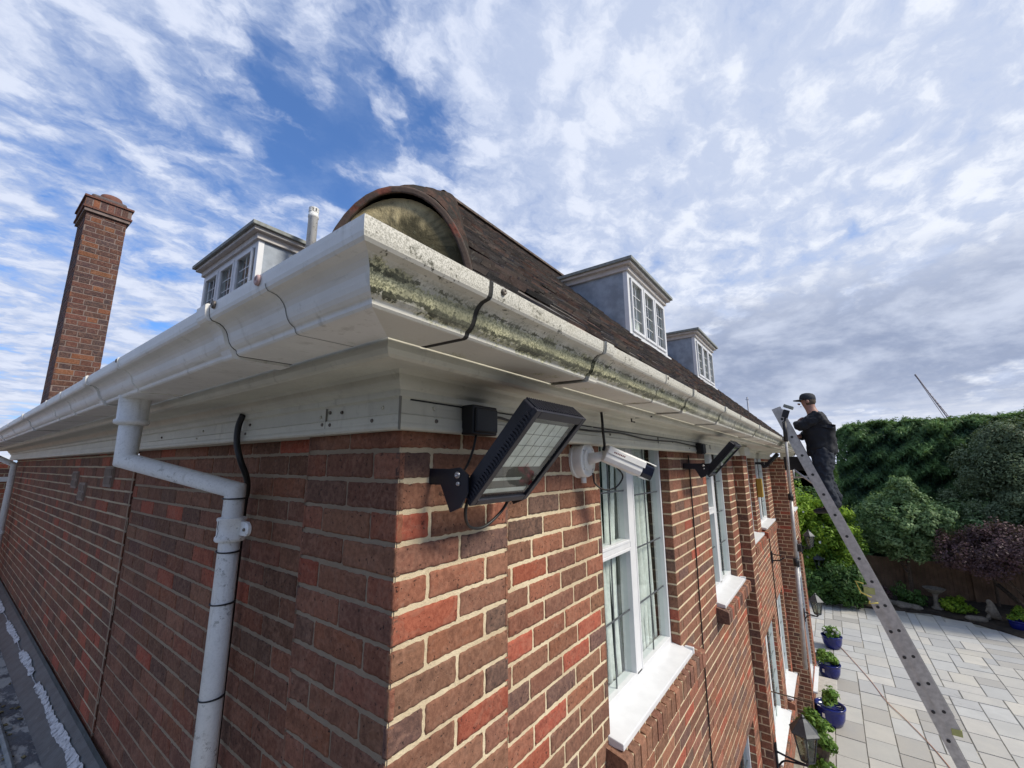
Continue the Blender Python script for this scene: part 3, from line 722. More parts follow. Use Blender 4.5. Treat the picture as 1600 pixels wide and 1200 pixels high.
for k in range(40):
    t = k/39; m2.lathe([(.0001, -.01), (rnd.uniform(.006, .014), 0), (.0001, rnd.uniform(.006, .014))], 6, Matrix.Translation((-.03+.42*t*.9, -.262+.03*rnd.random()+(.10*max(0, .4-t)), .352+rnd.uniform(0, .02)+.11*max(0, .4-t))))
m2.build('verge_mortar', simple('verge_mortar_grey', (.20, .18, .16), .95, var=.4, sc_=60, bump=.6), ROOF, smooth=True)
# ridge
m2 = MB()
for k in range(int((RX1-2*RY+.6)/.45)+1):
    x = RY-.2+k*.45
    vs = []
    for xx in (x, x+.46):
        for i in range(9): a = math.pi*i/8; vs.append((xx, RY+.13*math.cos(a), zr-.03+.12*math.sin(a)))
    m2.add(vs, [(i, i+1, 10+i, 9+i) for i in range(8)])
m2.build('ridge_tiles', simple('dull_ridge_clay', (.10, .075, .06), .95, var=.4, sc_=10, bump=.5), ROOF)
# ------------------------------------------------------------------ dormers
def dormer(F, w_, ztop, n_lights, parent=HOUSE):
    """F maps (u, d, z) to world: u along the eaves, d into the roof. front face at d=0"""
    def B(m2, a, b):
        x0, y0, z0 = a; x1, y1, z1 = b
        p = [F(*q) for q in ((x0,y0,z0),(x1,y0,z0),(x1,y1,z0),(x0,y1,z0),(x0,y0,z1),(x1,y0,z1),(x1,y1,z1),(x0,y1,z1))]
        m2.add(p, [(0,3,2,1),(4,5,6,7),(0,1,5,4),(1,2,6,5),(2,3,7,6),(3,0,4,7)])
    zf = roofz(1.10)-.03; zt = ztop; dback = (zt+.1-roofz(1.10))/PIT_
    ck = MB(); B(ck, (.004, .061, zf-.25), (.03, dback, zt-.14)); B(ck, (w_-.03, .061, zf-.25), (w_-.004, dback, zt-.14)); B(ck, (.03, .4, zf-.1), (w_-.03, .43, zt-.14))
    o = ck.build('dormer', M_LEAD, parent, recalc=True)
    rf = MB(); B(rf, (-.12, -.12, zt-.045), (w_+.12, dback+.1, zt)); B(rf, (-.10, -.10, zt-.001), (w_+.10, dback, zt+.008)); rf.build('dormer_roof', M_LEADEDGE, o, bevel=.006, recalc=True)
    cn = MB()
    for k, (ex, za, zb) in enumerate(((.085, .080, .045), (.030, .15, .080))):
        B(cn, (-ex, -ex, zt-za), (w_+ex, dback, zt-zb))
    cn.build('cornice', M_DORMWOOD, o, recalc=True)
    fr = MB(); z0, z1 = zf+.02, zt-.15; T = .07
    B(fr, (0, 0, zf-.1), (T, .06, z1)); B(fr, (w_-T, 0, zf-.1), (w_, .06, z1)); B(fr, (T, 0, zf-.05), (w_-T, .06, z0+.09)); B(fr, (T, 0, z1-.07), (w_-T, .06, z1)); B(fr, (-.02, -.05, zf-.03), (w_+.02, 0, zf+.035))
    gl = MB(); ld = MB(); lw = (w_-2*T)/n_lights
    for i in range(n_lights):
        a = T+i*lw; b = a+lw; s = .035
        if i: B(fr, (a-.03, -.012, z0+.09), (a+.03, .06, z1-.07))
        aa, bb, za, zb = a+.03, b-.03, z0+.09, z1-.07
        B(fr, (aa, -.02, za), (aa+s, .0, zb)); B(fr, (bb-s, -.02, za), (bb, .0, zb)); B(fr, (aa+s, -.02, za), (bb-s, .0, za+s)); B(fr, (aa+s, -.02, zb-s), (bb-s, .0, zb))
        gl.add([F(aa+s, .02, za+s), F(bb-s, .02, za+s), F(bb-s, .02, zb-s), F(aa+s, .02, zb-s)], [(0, 1, 2, 3)])
        xm = (aa+bb)/2; B(ld, (xm-.005, .012, za+s), (xm+.005, .018, zb-s))
        for q in range(1, 4): zc = za+s+(zb-za-2*s)*q/4; B(ld, (aa+s, .0115, zc-.005), (bb-s, .0175, zc+.005))
    fr.build('window_frame', M_UPVC, o, recalc=True); gl.build('pane', M_GLASS, o); ld.build('leading', M_UPVC, o, recalc=True)
    bk = MB(); B(bk, (.05, .3, zf), (w_-.05, .31, z1)); bk.build('blind', M_CURT, o)
    return o
dormer(lambda u, d, z: (4.62+u, 1.10+d, z), 1.66, 2.74, 3)
dormer(lambda u, d, z: (8.30+u, 1.10+d, z), 1.66, 2.70, 3)
dormer(lambda u, d, z: (1.10+d, 5.60-u, z), 1.62, 2.59, 3)
# flue and chimney
fl = thing('flue_pipe', 'slim white flue pipe with slotted cap, standing between dormer and hip end', 'flue', (1.5, 3.66, 1.9))
m2 = MB(); m2.lathe([(.052, 1.95), (.052, 2.76), (.058, 2.765), (.058, 2.79), (.052, 2.80), (.052, 2.83)], 20, Matrix.Translation((1.5, 3.62, 0))); m2.build('pipe', M_PIPE, fl, smooth=True)
m2 = MB()
for i in range(9):
    a = 2*math.pi*i/9; m2.box((-.01, .045, 2.83), (.01, .055, 2.875), Matrix.Translation((1.5, 3.62, 0)) @ Matrix.Rotation(a, 4, 'Z'))
m2.lathe([(.055, 2.872), (.055, 2.885), (.0001, 2.89)], 20, Matrix.Translation((1.5, 3.62, 0))); m2.build('cap', M_PIPE, fl)
CPAL = [(.085, .052, .055), (.10, .05, .048), (.13, .055, .045), (.24, .088, .045), (.075, .05, .055), (.15, .06, .048)]
mb = MB(); cz = 3.44; CX0, CX1, CY0, CY1 = .045, .465, 7.0, 7.66
brickwork(mb, (0, CY0, 0), X0, NY, CX0, CX1, cz, .4, 'flemish', pal=CPAL, kk=.82, sharp0=True)
brickwork(mb, (CX0, 0, 0), Y0, NX, CY0, CY1, cz, .4, 'flemish', pal=CPAL, kk=.82, sharp0=True)
brickwork(mb, (CX1, 0, 0), Y0, (1, 0, 0), CY0, CY1, cz, .4, 'flemish', pal=CPAL, kk=.82)
mb.mi = 1; mb.add([(CX0, CY1, .4), (CX1, CY1, .4), (CX1, CY1, cz), (CX0, CY1, cz)], [(3, 2, 1, 0)])
CH = mb.build('chimney', [M_BR, M_MO2], HOUSE, attr=True)
mb = MB(); mb.mi = 1; mb.box((CX0-.028, CY0-.028, cz-.012), (CX1+.028, CY1+.028, cz+.21)); mb.mi = 0
for (O_, U_, N_, a, b) in (((0, CY0-.032, 0), X0, NY, CX0-.03, CX1+.03), ((CX0-.032, 0, 0), Y0, NX, CY0-.03, CY1+.03), ((CX1+.032, 0, 0), Y0, (1, 0, 0), CY0-.03, CY1+.03)):
    O_ = Vector(O_); U_ = Vector(U_); N_ = Vector(N_); u = a
    while u < b-.03:
        mb.col = bcol(CPAL, 1.15); q = [O_+U_*uu+Vector((0, 0, zz)) for uu, zz in ((u+.003, cz+.07), (min(u+.065, b), cz+.07), (min(u+.065, b), cz+.185), (u+.003, cz+.185))]
        mb.add(q+[p-N_*.02 for p in q], [(0, 1, 2, 3), (0, 4, 5, 1), (1, 5, 6, 2), (2, 6, 7, 3), (3, 7, 4, 0)]); u += .075
mb.col = bcol(CPAL); mb.box((CX0-.05, CY0-.05, cz+.188), (CX1+.05, CY1+.05, cz+.215)); mb.box((CX0-.045, CY0-.045, cz+.035), (CX1+.045, CY1+.045, cz+.062))
mb.build('chimney_crown', [M_BR, M_MO2], CH, attr=True)
mb = MB(); mb.box((CX0+.02, CY0+.03, cz+.215), (CX1-.02, CY1-.03, cz+.30)); mb.build('flaunching', simple('dark_weathered_cement', (.10, .08, .08), .95, var=.3, bump=.6), CH, bevel=.03)
mb = MB(); mb.lathe([(.13, cz+.2), (.13, cz+.34), (.115, cz+.385), (.085, cz+.40), (.08, cz+.36)], 20, Matrix.Translation((CX0+.24, CY0+.2, 0))); mb.build('chimney_pot', simple('clay_pot', (.17, .075, .055), .9, var=.25), CH, smooth=True)
# ------------------------------------------------------------------ air bricks on the side wall
M_AIR = simple('buff_air_brick', (.27, .21, .17), .9, var=.15, bump=.4)
for (y, z) in ((4.27, -.15), (3.92, -.235), (3.12, -.11)):
    m2 = MB(); xx = RW-.022
    m2.box((xx, y-.11, z-.068), (xx+.02, y+.11, z+.068)); 
    for i in range(9):
        for zz in (-.05, .008): m2.box((xx-.006, y-.10+i*.022, z+zz), (xx-.0005, y-.088+i*.022, z+zz+.045))
    m2.build('air_brick', M_AIR, HOUSE)
# ------------------------------------------------------------------ downpipe on the side wall
DP = thing('downpipe', 'white swan-neck downpipe with cracked clip on the side wall near the corner', 'downpipe', (-.06, .77, -1.6))
PT = [(-.285, 1.13, .205), (-.285, 1.13, -.018), (-.062, .775, -.118), (-.062, .775, -1.60)]
m2 = MB(); m2.tube([PT[0], (-.285, 1.13, .03), PT[1]], .036, 28); 
m2.tube([PT[1], PT[1]], .036, 28) if False else None
m2 = MB(); m2.tube(PT, [.035]*4, 32); m2.build('pipe', M_PIPE, DP, smooth=True)
m2 = MB(); m2.lathe([(.047, .21), (.047, .204), (.0445, .198), (.0430, .125), (.049, .122), (.050, .114), (.047, .108), (.037, .104), (.034, .104)], 32, Matrix.Translation((-.285, 1.13, 0))); m2.build('outlet_collar', M_PIPE, DP, smooth=True)
m2 = MB(); m2.lathe([(.034, -.205), (.0425, -.207), (.0435, -.213), (.0405, -.219), (.040, -.262), (.044, -.268), (.0445, -.276), (.041, -.281), (.034, -.282)], 32, Matrix.Translation((-.062, .775, 0)))
m2.box((-.05, .700, -.262), (-.038, .742, -.218)); 
m2.lathe([(.0001, -.003), (.021, -.003), (.021, .006), (.017, .009), (.0001, .009)], 20, frameM((-.046, .690, -.24), (0, 1, 0), (0, 0, 1), (-1, 0, 0)))
CL = m2.build('pipe_clip', M_PIPE, DP, smooth=True); md = CL.modifiers.new('e', 'EDGE_SPLIT'); md.split_angle = R(40)
screw((-.056, .690, -.24), NX, .005, M_BOLT, CL)
m2 = MB(); m2.tube([(-.1035, .768, -.212), (-.1045, .765, -.226), (-.1045, .772, -.232), (-.1035, .763, -.245), (-.1035, .769, -.262), (-.105, .779, -.272)], .0007, 5); m2.build('crack', M_GAP, CL)
for z in (-.145, -.312, -.47, -.74, -1.15):
    m2 = MB(); m2.lathe([(.0345, -.0022), (.0362, -.002), (.0362, .002), (.0345, .0022)], 28, Matrix.Translation((-.062, .775, z)) @ Matrix.Rotation(R(rnd.uniform(-4, 4)), 4, 'X')); m2.build('cable_tie', M_BLKPL, DP, smooth=True)
CB = MB(); CB.tube(curve([(-.045, .83, .143), (-.050, .845, .10), (-.050, .84, .04), (-.040, .82, -.02), (-.010, .83, -.08), (.02, .89, -.14), (.026, .92, -.3), (.026, .93, -1.6)], 6), .0105, 10)
tag(CB.build('cable_bundle', M_CABLE, None, smooth=True), 'thick black cable bundle running down behind the white downpipe', 'cable')
FD = thing('downpipe', 'pale downpipe at the far end of the side wall, beside the neighbouring brickwork', 'downpipe', (-.04, 8.1, -1.6))
m2 = MB(); m2.tube([(-.27, 8.1, .2), (-.27, 8.1, .12), (-.04, 8.1, -.02), (-.04, 8.1, -1.6)], .037, 16); m2.build('pipe', M_PIPE, FD, smooth=True)
m2 = MB(); m2.lathe([(.037, -.02), (.044, -.02), (.044, .02), (.037, .02)], 16, Matrix.Translation((-.04, 8.1, -.9))); m2.build('pipe_clip', M_PIPE, FD)
# ------------------------------------------------------------------ flat lead roof below the side wall
def felt_mat():
    m, g, oc = newmat('grey_roofing_felt'); n1 = g.noise(oc, 1.6, 5, .6); n2 = g.noise(oc, 9, 6, .7); n3 = g.noise(oc, 60, 4, .7)
    c = g.mix(g.ramp(n1, .4, .6), (.055, .062, .075), (.11, .12, .135))
    pal = g.ramp(g.noise(g.mapping(oc, scale=(3, 1.2, 1)), 2.4, 6, .7), .48, .56); c = g.mix(g.math('MULTIPLY', pal, .85), c, (.40, .40, .38))
    deb = g.math('MULTIPLY', g.ramp(n2, .56, .63), g.ramp(n1, .5, .6)); c = g.mix(g.math('MULTIPLY', deb, .8), c, (.10, .085, .05))
    return finish(m, g, c, g.ramp(n2, .3, .7, .35, .7), g.bump(g.math('ADD', n2, g.math('MULTIPLY', n3, .4)), .7, .01))
M_FELT = felt_mat()
FR = thing('flat_roof', 'low flat felt roof with torn silver flashing along the foot of the side wall', 'flat roof', (-1.5, 4, -1.7))
m2 = MB(); m2.box((-3.4, 0.9, -1.75), (RW-.02, 9.4, -1.62)); m2.build('roof_deck', M_FELT, FR)
m2 = MB(); m2.add([(-.10, .9, -1.618), (-.10, 9.2, -1.618), (RW-.03, 9.2, -1.50), (RW-.03, .9, -1.50), (RW-.028, .9, -1.462), (RW-.028, 9.2, -1.462)], [(0, 3, 2, 1), (3, 4, 5, 2)])
m2.build('upstand', simple('dark_upstand_felt', (.06, .07, .072), .5, var=.3, bump=.5, dirt=((.18, .19, .18), 20, .6, .5)), FR)
m2 = MB(); vs = []; n = 260      # torn silver tape
for i in range(n+1):
    y = 1.6+7.3*i/n; wgt = .012+.007*abs(math.sin(i*.17)*math.sin(i*.05))+rnd.uniform(-.003, .003); c0 = -.028+.003*math.sin(i*.21)
    if 78 < i < 88 or 110 < i < 122 or 150 < i < 168 or 205 < i < 212: wgt = .0015
    for k, t in enumerate((-1, -.3, .4, 1)):
        x = c0+t*wgt; vs.append((x, y+rnd.uniform(-.006, .006), -1.618+(x+.10)/(.126)*.118+.006+rnd.uniform(0, .008)))
m2.add(vs, [(4*i+k, 4*i+4+k, 4*i+5+k, 4*i+1+k) for i in range(n) for k in range(3)])
m2.build('silver_flashing', simple('peeling_silver_flashing', (.50, .51, .52), .55, .1, var=.2, sc_=40, dirt=((.10, .11, .12), 35, .50, .85), bump=.8), FR)
m2 = MB()
for y in (2.2, 3.35, 4.9, 6.6): m2.box((-3.4, y, -1.62), (-.16, y+.05, -1.608))
m2.tube(curve([(-.20, 2.8, -1.612), (-.205, 3.4, -1.612), (-.21, 4.4, -1.612), (-.18, 5.5, -1.612), (-.16, 9.0, -1.612)]), .014, 8)
m2.build('lap_seam', simple('felt_lap', (.16, .18, .185), .5, var=.3, bump=.5), FR)
m2 = MB()
for i in range(420):
    y = rnd.gauss(3.3, .9); x = -.26+rnd.gauss(0, .07)-.1*rnd.random(); s = rnd.uniform(.004, .013); a = rnd.random()*6.3
    m2.box((-s, -s*.6, 0), (s, s*.6, s*.5), Matrix.Translation((x, y, -1.618)) @ Matrix.Rotation(a, 4, 'Z') @ Matrix.Rotation(rnd.uniform(-.5, .5), 4, 'X'))
tag(m2.build('leaf_litter', simple('leaf_litter', (.16, .13, .06), .9, var=.6, sc_=60)), 'brown leaf litter and moss crumbs on the flat roof', 'litter', kind='stuff')
NB = thing('neighbouring_building', 'neighbouring red brick wall with white band at far left edge', 'building', (-2, 9.4, -2))
mb = MB(); brickwork(mb, (0, 9.35, 0), X0, NY, -4.5, .03, .05, -1.7, 'stretch', kk=1.35); mb.mi = 1; mb.box((-4.5, 9.37, -5.1), (.03, 12, .04)); mb.build('wall', [M_BR, M_MO], NB, attr=True)
mb = MB(); mb.box((-4.5, 9.30, -.27), (.03, 9.345, -.20)); mb.build('white_band', M_UPVC, NB)
# ------------------------------------------------------------------ floodlights
def reflector_mat():
    m, g, oc = newmat('floodlight_reflector'); n = g.noise(oc, 25, 3, .5)
    return finish(m, g, g.mix(g.ramp(n, .4, .6), (.62, .63, .60), (.75, .76, .73)), .45, None, .25)
M_REF = reflector_mat()
def floodlight(dx, dy, dz, label, s=1.0):
    T = thing('floodlight', label, 'floodlight', (dx+.1, dy, dz-.06), 'black floodlights along the front wall')
    bx0, bx1 = .12, .352; B0 = Vector((0, -.130, -.131)); B1 = Vector((0, -.322, .077)); ax = (B1-B0); L = ax.length; ax.normalize()
    nrm = Vector((0, -ax.z, ax.y));  nrm = nrm if nrm.z < 0 else -nrm
    def M(): return frameM((dx, dy+B0.y, dz+B0.z), (1, 0, 0), ax, -nrm)      # local: x along wall, y up the body, z into the body
    MM = M()
    b = MB()
    hs = (.0, .045)
    b.prism([(bx0, -.004), (bx1, -.004), (bx1+.004, .0), (bx1+.004, L+.004), (bx1, L+.008), (bx0, L+.008), (bx0-.004, L+.004), (bx0-.004, 0)], MM @ Matrix.Translation((0, 0, .012)), .036)
    # front rim
    for (x0, x1, y0, y1) in ((bx0-.006, bx0+.014, -.006, L+.01), (bx1-.014, bx1+.006, -.006, L+.01), (bx0+.014, bx1-.014, -.006, .012), (bx0+.014, bx1-.014, L-.012, L+.01)):
        b.box((x0, y0, -.002), (x1, y1, .0125), MM)
    body = b.build('housing', M_BLACK, T, bevel=.002)
    fb = MB()
    for i in range(26): fb.box((bx0+.003+i*.0088, L+.0075, .006), (bx0+.007+i*.0088, L+.0125, .048), MM)
    for i in range(28): fb.box((bx0-.009, .004+i*.0098, .004), (bx0-.0055, .0085+i*.0098, .02), MM); fb.box((bx1+.0055, .004+i*.0098, .004), (bx1+.009, .0085+i*.0098, .02), MM)
    for i in range(26): fb.box((bx0+.003+i*.0088, -.010, .002), (bx0+.007+i*.0088, -.0055, .012), MM)
    fb.build('cooling_fins', M_BLACK, body)
    r_ = MB(); x0, x1, y0, y1 = bx0+.03, bx1-.03, .112, L-.03
    r_.add([MM @ Vector(q) for q in ((x0, y0, .010), (x1, y0, .010), (x1, y1, .010), (x0, y1, .010))], [(3, 2, 1, 0)])
    r_.box((x0, .022, .010), (x1+.01, .036, .0108), MM); r_.box((x0+.0, .064, .0102), (x0+(x1-x0)*.72, .074, .0108), MM)
    r_.build('led_panel', M_REF, body)
    d_ = MB(); d_.add([MM @ Vector(q) for q in ((bx0+.012, .01, .0118), (bx1-.012, .01, .0118), (bx1-.012, L-.01, .0118), (bx0+.012, L-.01, .0118))], [(3, 2, 1, 0)])
    for q in range(1, 5): xx = x0+(x1-x0)*q/5; d_.box((xx-.0006, y0, .0094), (xx+.0006, y1, .0098), MM)
    for q in range(1, 4): yy = y0+(y1-y0)*q/4; d_.box((x0, yy-.0006, .0093), (x1, yy+.0006, .0097), MM)
    d_.build('led_gasket', simple('dark_grey_gasket', (.07, .065, .06), .4), body)
    gl = MB(); gl.add([MM @ Vector(q) for q in ((bx0+.012, .01, .003), (bx1-.012, .01, .003), (bx1-.012, L-.01, .003), (bx0+.012, L-.01, .003))], [(3, 2, 1, 0)]); gl.build('glass', M_GLASS, body)
    # yoke: flat arms from the wall to the pivots and a plate on the wall
    yk = MB()
    for xx in (bx0-.020, bx1+.012):
        yk.prism([(0.0, -.022), (0.0, .020), (-.115, .018), (-.150, .022), (-.178, .004), (-.178, -.038), (-.155, -.075), (-.120, -.088), (-.10, -.05), (-.085, -.022)], frameM((dx+xx, dy+.045, dz-.065), (0, 1, 0), (0, 0, 1), (1, 0, 0)), .007)
    yk.box((dx+bx0-.02, dy+.038, dz-.087), (dx+bx1+.019, dy+.046, dz-.045))
    Y = yk.build('yoke', M_BLACK, T, bevel=.001)
    screw((dx+bx0-.0205, dy-.100, dz-.062), NX, .0085, M_STEEL, Y, 'bolt'); screw((dx+bx0-.0205, dy-.103, dz-.083), NX, .0055, M_STEEL, Y, 'bolt')
    return T
floodlight(0, 0, 0, 'black floodlight nearest the corner, tilted down, its pale panel behind glass')
floodlight(2.62, .008, .01, 'black floodlight seen nearly edge-on between the first and second windows')
floodlight(8.05, .19, .03, 'farthest and smallest black floodlight, above the yellowish alarm box')
def sensor(dx, dy, dz, label):
    m2 = MB(); m2.box((dx+.182, -.075+dy, .045+dz), (dx+.288, -.030+dy, .128+dz)); m2.box((dx+.188, -.083+dy, .052+dz), (dx+.282, -.0745+dy, .120+dz))
    tag(m2.build('junction_box', M_BLKPL, None, bevel=.006), label, 'junction box', 'black junction boxes on the white frieze')
sensor(0, 0, 0, 'square black junction box on the frieze, beside the nearest floodlight')
sensor(2.62, .0, -.01, 'small black junction box on the frieze, above the edge-on floodlight')
def cable(pts, r, label, n=6):
    m2 = MB(); m2.tube(curve(pts, n), r, 8); return tag(m2.build('cable', M_CABLE, None, smooth=True), label, 'cable', 'black cables on the front wall')
cable([(.225, -.05, .05), (.215, -.045, .0), (.20, -.03, -.05), (.185, .0, -.075)], .0035, 'thin black cable hanging from the near junction box to the floodlight arm')
cable([(.125, -.12, -.10), (.13, -.10, -.155), (.17, -.08, -.195), (.23, -.08, -.20), (.29, -.09, -.165), (.31, -.11, -.12)], .0042, 'black cable looping below the nearest floodlight')
cable([(.288, -.05, .09), (.33, -.045, .105), (.42, -.04, .10), (.60, -.04, .107), (.95, -.0385, .104), (1.3, -.0385, .112), (1.7, -.0385, .098), (2.2, -.0385, .106), (2.5, -.0385, .10), (2.8, -.05, .09)], .0042, 'black cable clipped along the white frieze between the junction boxes')
cable([(.98, -.09, .181), (.985, -.09, .15), (1.0, -.085, .10), (1.03, -.075, .045), (1.03, -.068, .02)], .006, 'black cable dropping from the soffit to the white security camera')
cable([(1.03, -.015, -.075), (1.02, -.03, -.12), (1.05, -.06, -.145), (1.1, -.09, -.135), (1.13, -.11, -.09), (1.09, -.1, -.05)], .0035, 'thin black cable looping under the white security camera')
cable([(2.87, .045, .03), (2.875, .047, -.5), (2.86, .047, -1.2), (2.845, .047, -2.2), (2.86, .047, -3.4), (2.85, .047, -5.05)], .005, 'long black cable running down the wall between the first two windows')
cable([(8.85, .222, -1.2), (8.87, .222, -1.7), (8.86, .222, -2.5), (8.85, .222, -3.1)], .008, 'black cable down the wall below the farthest floodlight')
m2 = MB(); m2.box((1.27, -.21, .176), (1.275, -.13, .1815)); m2.tube([(1.3, -.10, .18), (1.3, -.10, .165), (1.34, -.10, .165)], .004, 6); tag(m2.build('soffit_hook', M_BLKPL), 'tiny black hook under the soffit above the first window', 'hook')
# ------------------------------------------------------------------ bullet security camera
SC = thing('security_camera', 'white bullet security camera on a round base beside the first window', 'security camera', (1.0, 0, -.02))
m2 = MB(); m2.lathe([(.080, -.004), (.080, .008), (.076, .012), (.075, .046), (.072, .052), (.066, .054), (.064, .050), (.050, .050), (.048, .058), (.034, .060), (.0001, .060)], 36, frameM((1.03, RW, -.018), (1, 0, 0), (0, 0, 1), (0, -1, 0))); BS = m2.build('base', M_WHITEP, SC, smooth=True)
md = BS.modifiers.new('e', 'EDGE_SPLIT'); md.split_angle = R(35)
for a in range(4): an = R(45+90*a); screw((1.03+.058*math.cos(an), RW-.051, -.018+.058*math.sin(an)), NY, .004, M_STEEL, BS)
m2 = MB(); m2.tube([(1.03, 0.0, -.014), (1.035, -.035, -.008), (1.045, -.062, .0)], [.026, .022, .02], 18); m2.build('bracket_arm', M_WHITEP, SC, smooth=True)
m2 = MB(); m2.tube([(1.03, .03, -.118), (1.03, .03, -.092)], .012, 12); m2.build('cable_gland', M_WHITEP, SC, smooth=True)
dirv = Vector((.17, -.165, -.098)).normalized(); sd = dirv.cross(Vector((0, 0, 1))).normalized(); upv = sd.cross(dirv)
MC = frameM((1.03, -.068, .006), sd, upv, dirv)      # local z along the barrel
m2 = MB(); m2.prism([(-.034, -.012), (-.026, -.030), (.026, -.030), (.034, -.012), (.034, .026), (.022, .035), (-.022, .035), (-.034, .026)], MC, .175); BD = m2.build('body', M_WHITEP, SC, bevel=.004)
m2 = MB(); m2.prism([(-.038, .008), (-.038, .031), (-.025, .0405), (.025, .0405), (.038, .031), (.038, .008), (.0355, .008), (.0355, .029), (.024, .037), (-.024, .037), (-.0355, .029), (-.0355, .008)], MC @ Matrix.Translation((0, 0, .004)), .176)
m2.prism([(-.030, .0365), (-.025, .0405), (.025, .0405), (.030, .0365)], MC @ Matrix.Translation((0, 0, .1805)), .050); m2.build('sun_shield', M_WHITEP, BD)
m2 = MB(); m2.prism([(-.033, -.012), (-.025, -.029), (.025, -.029), (.033, -.012), (.033, .025), (.021, .034), (-.021, .034), (-.033, .025)], MC @ Matrix.Translation((0, 0, .1755)), .050); m2.build('lens_front', simple('glossy_black', (.005, .007, .02), .12), BD, bevel=.003)
m2 = MB()
for i in range(7): m2.box((.0382, .016, .03+i*.0078), (.0386, .022, .035+i*.0078), MC)
m2.build('lettering', simple('dark_red_lettering', (.15, .03, .03), .5), BD)
# yellow alarm box by the third window, black bracket lower down
m2 = MB(); m2.box((7.95, .14, -.62), (8.04, .225, -.30)); AB = tag(m2.build('alarm_box', simple('faded_yellow_plastic', (.38, .25, .04), .5), None, bevel=.01), 'faded yellow alarm box on the wall under the farthest floodlight', 'alarm box')
WB = thing('hanging_bracket', 'small black wall bracket below the third-floor-level cable, above ground floor windows', 'bracket', (8.9, .2, -1.75)); WB['label'] = 'small black iron bracket sticking out of the wall between the window rows'
m2 = MB(); m2.box((8.83, .205, -1.86), (8.95, .228, -1.66)); m2.build('plate', M_BLACK, WB)
m2 = MB(); m2.tube([(8.89, .21, -1.82), (8.86, .10, -1.80), (8.84, .02, -1.74)], .012, 8); m2.tube([(8.89, .21, -1.70), (8.80, .12, -1.70), (8.72, .06, -1.68)], .010, 8); m2.build('arm', M_BLACK, WB)
m2 = MB(); m2.box((10.9, -.14, -1.95), (11.05, -.052, -1.8)); tag(m2.build('vent_cowl', M_BLKPL, None, bevel=.01), 'small dark vent cowl on the projecting bay wall', 'vent')
# ------------------------------------------------------------------ wall lanterns
def lantern(T, c, s=1.0):
    """six-sided tapered lantern hanging at c (centre of the roof's eave)"""
    x, y, z = c; F = Matrix.Translation((x, y, z)) @ Matrix.Scale(s, 4) @ Matrix.Rotation(R(12), 4, 'Z')
    m2 = MB(); m2.lathe([(.135, -.012), (.140, 0), (.118, .02), (.05, .095), (.022, .118), (.02, .135), (.010, .145), (.0001, .155)], 6, F); rf = m2.build('lantern_roof', M_IRON, T)
    m2 = MB()
    for i in range(6):
        a = 2*math.pi*i/6; p = [F @ Vector((.112*math.cos(a), .112*math.sin(a), -.012)), F @ Vector((.066*math.cos(a), .066*math.sin(a), -.25))]
        m2.tube(p, .0065*s, 6)
    m2.lathe([(.060, -.265), (.072, -.255), (.072, -.245), (.0001, -.245)], 6, F); m2.lathe([(.0001, -.31), (.012, -.30), (.022, -.285), (.05, -.264), (.0001, -.262)], 8, F)
    m2.build('lantern_frame', M_IRON, T)
    m2 = MB(); m2.lathe([(.108, -.013), (.064, -.247)], 6, F); m2.f = [f for f in m2.f if len(f) == 4]; m2.m = m2.m[:len(m2.f)]; m2.sm = m2.sm[:len(m2.f)]; m2.build('lantern_glass', M_LGLASS, T)
    m2 = MB(); m2.lathe([(.0001, -.06), (.02, -.08), (.026, -.12), (.016, -.16), (.012, -.24), (.0001, -.24)], 10, F); m2.build('bulb', M_WHITEP, T, smooth=True)
def wall_lantern(px, py, c, label, s):
    T = thing('wall_lantern', label, 'lantern', (px, py, c[2]-.35), 'lanterns along the front of the house')
    x, y, z = c; zb = z-.30*s
    m2 = MB(); m2.box((px-.03, py-.018, zb-.16), (px+.03, py, zb+.10)); m2.build('wall_plate', M_BLACK, T, bevel=.004)
    m2 = MB(); m2.tube(curve([(px, py, zb+.03), (px+(x-px)*.5, py+(y-py)*.5, zb+.005), (x, y, zb-.01)]), .010, 8); m2.tube(curve([(px, py, zb-.13), (px+(x-px)*.1, py+(y-py)*.25, zb-.04), (px+(x-px)*.5, py+(y-py)*.62, zb-.02), (x, y, zb-.01)]), .009, 8); m2.build('bracket', M_BLACK, T, smooth=True)
    lantern(T, c, s)
wall_lantern(5.0, -.046, (5.0, -.325, -2.72), 'large dark lantern on a bracket low on the front wall, nearest the camera', 1.0)
wall_lantern(10.75, -.05, (10.7, -.29, -2.86), 'dark bracket lantern just above the farthest white-flowered pot', 1.0)
wall_lantern(12.35, -.05, (12.3, -.24, -1.78), 'small pale lantern at the far corner of the house, highest of the lanterns', .95)
PL = thing('post_lantern', 'grey lantern on a post among the bushes beyond the house', 'lantern', (19.9, -.09, GZ)); lantern(PL, (19.9, -.09, -3.63), 1.45)
m2 = MB(); m2.tube([(19.9, -.09, GZ), (19.9, -.09, -4.04)], .022, 10); m2.build('post', M_IRON, PL)
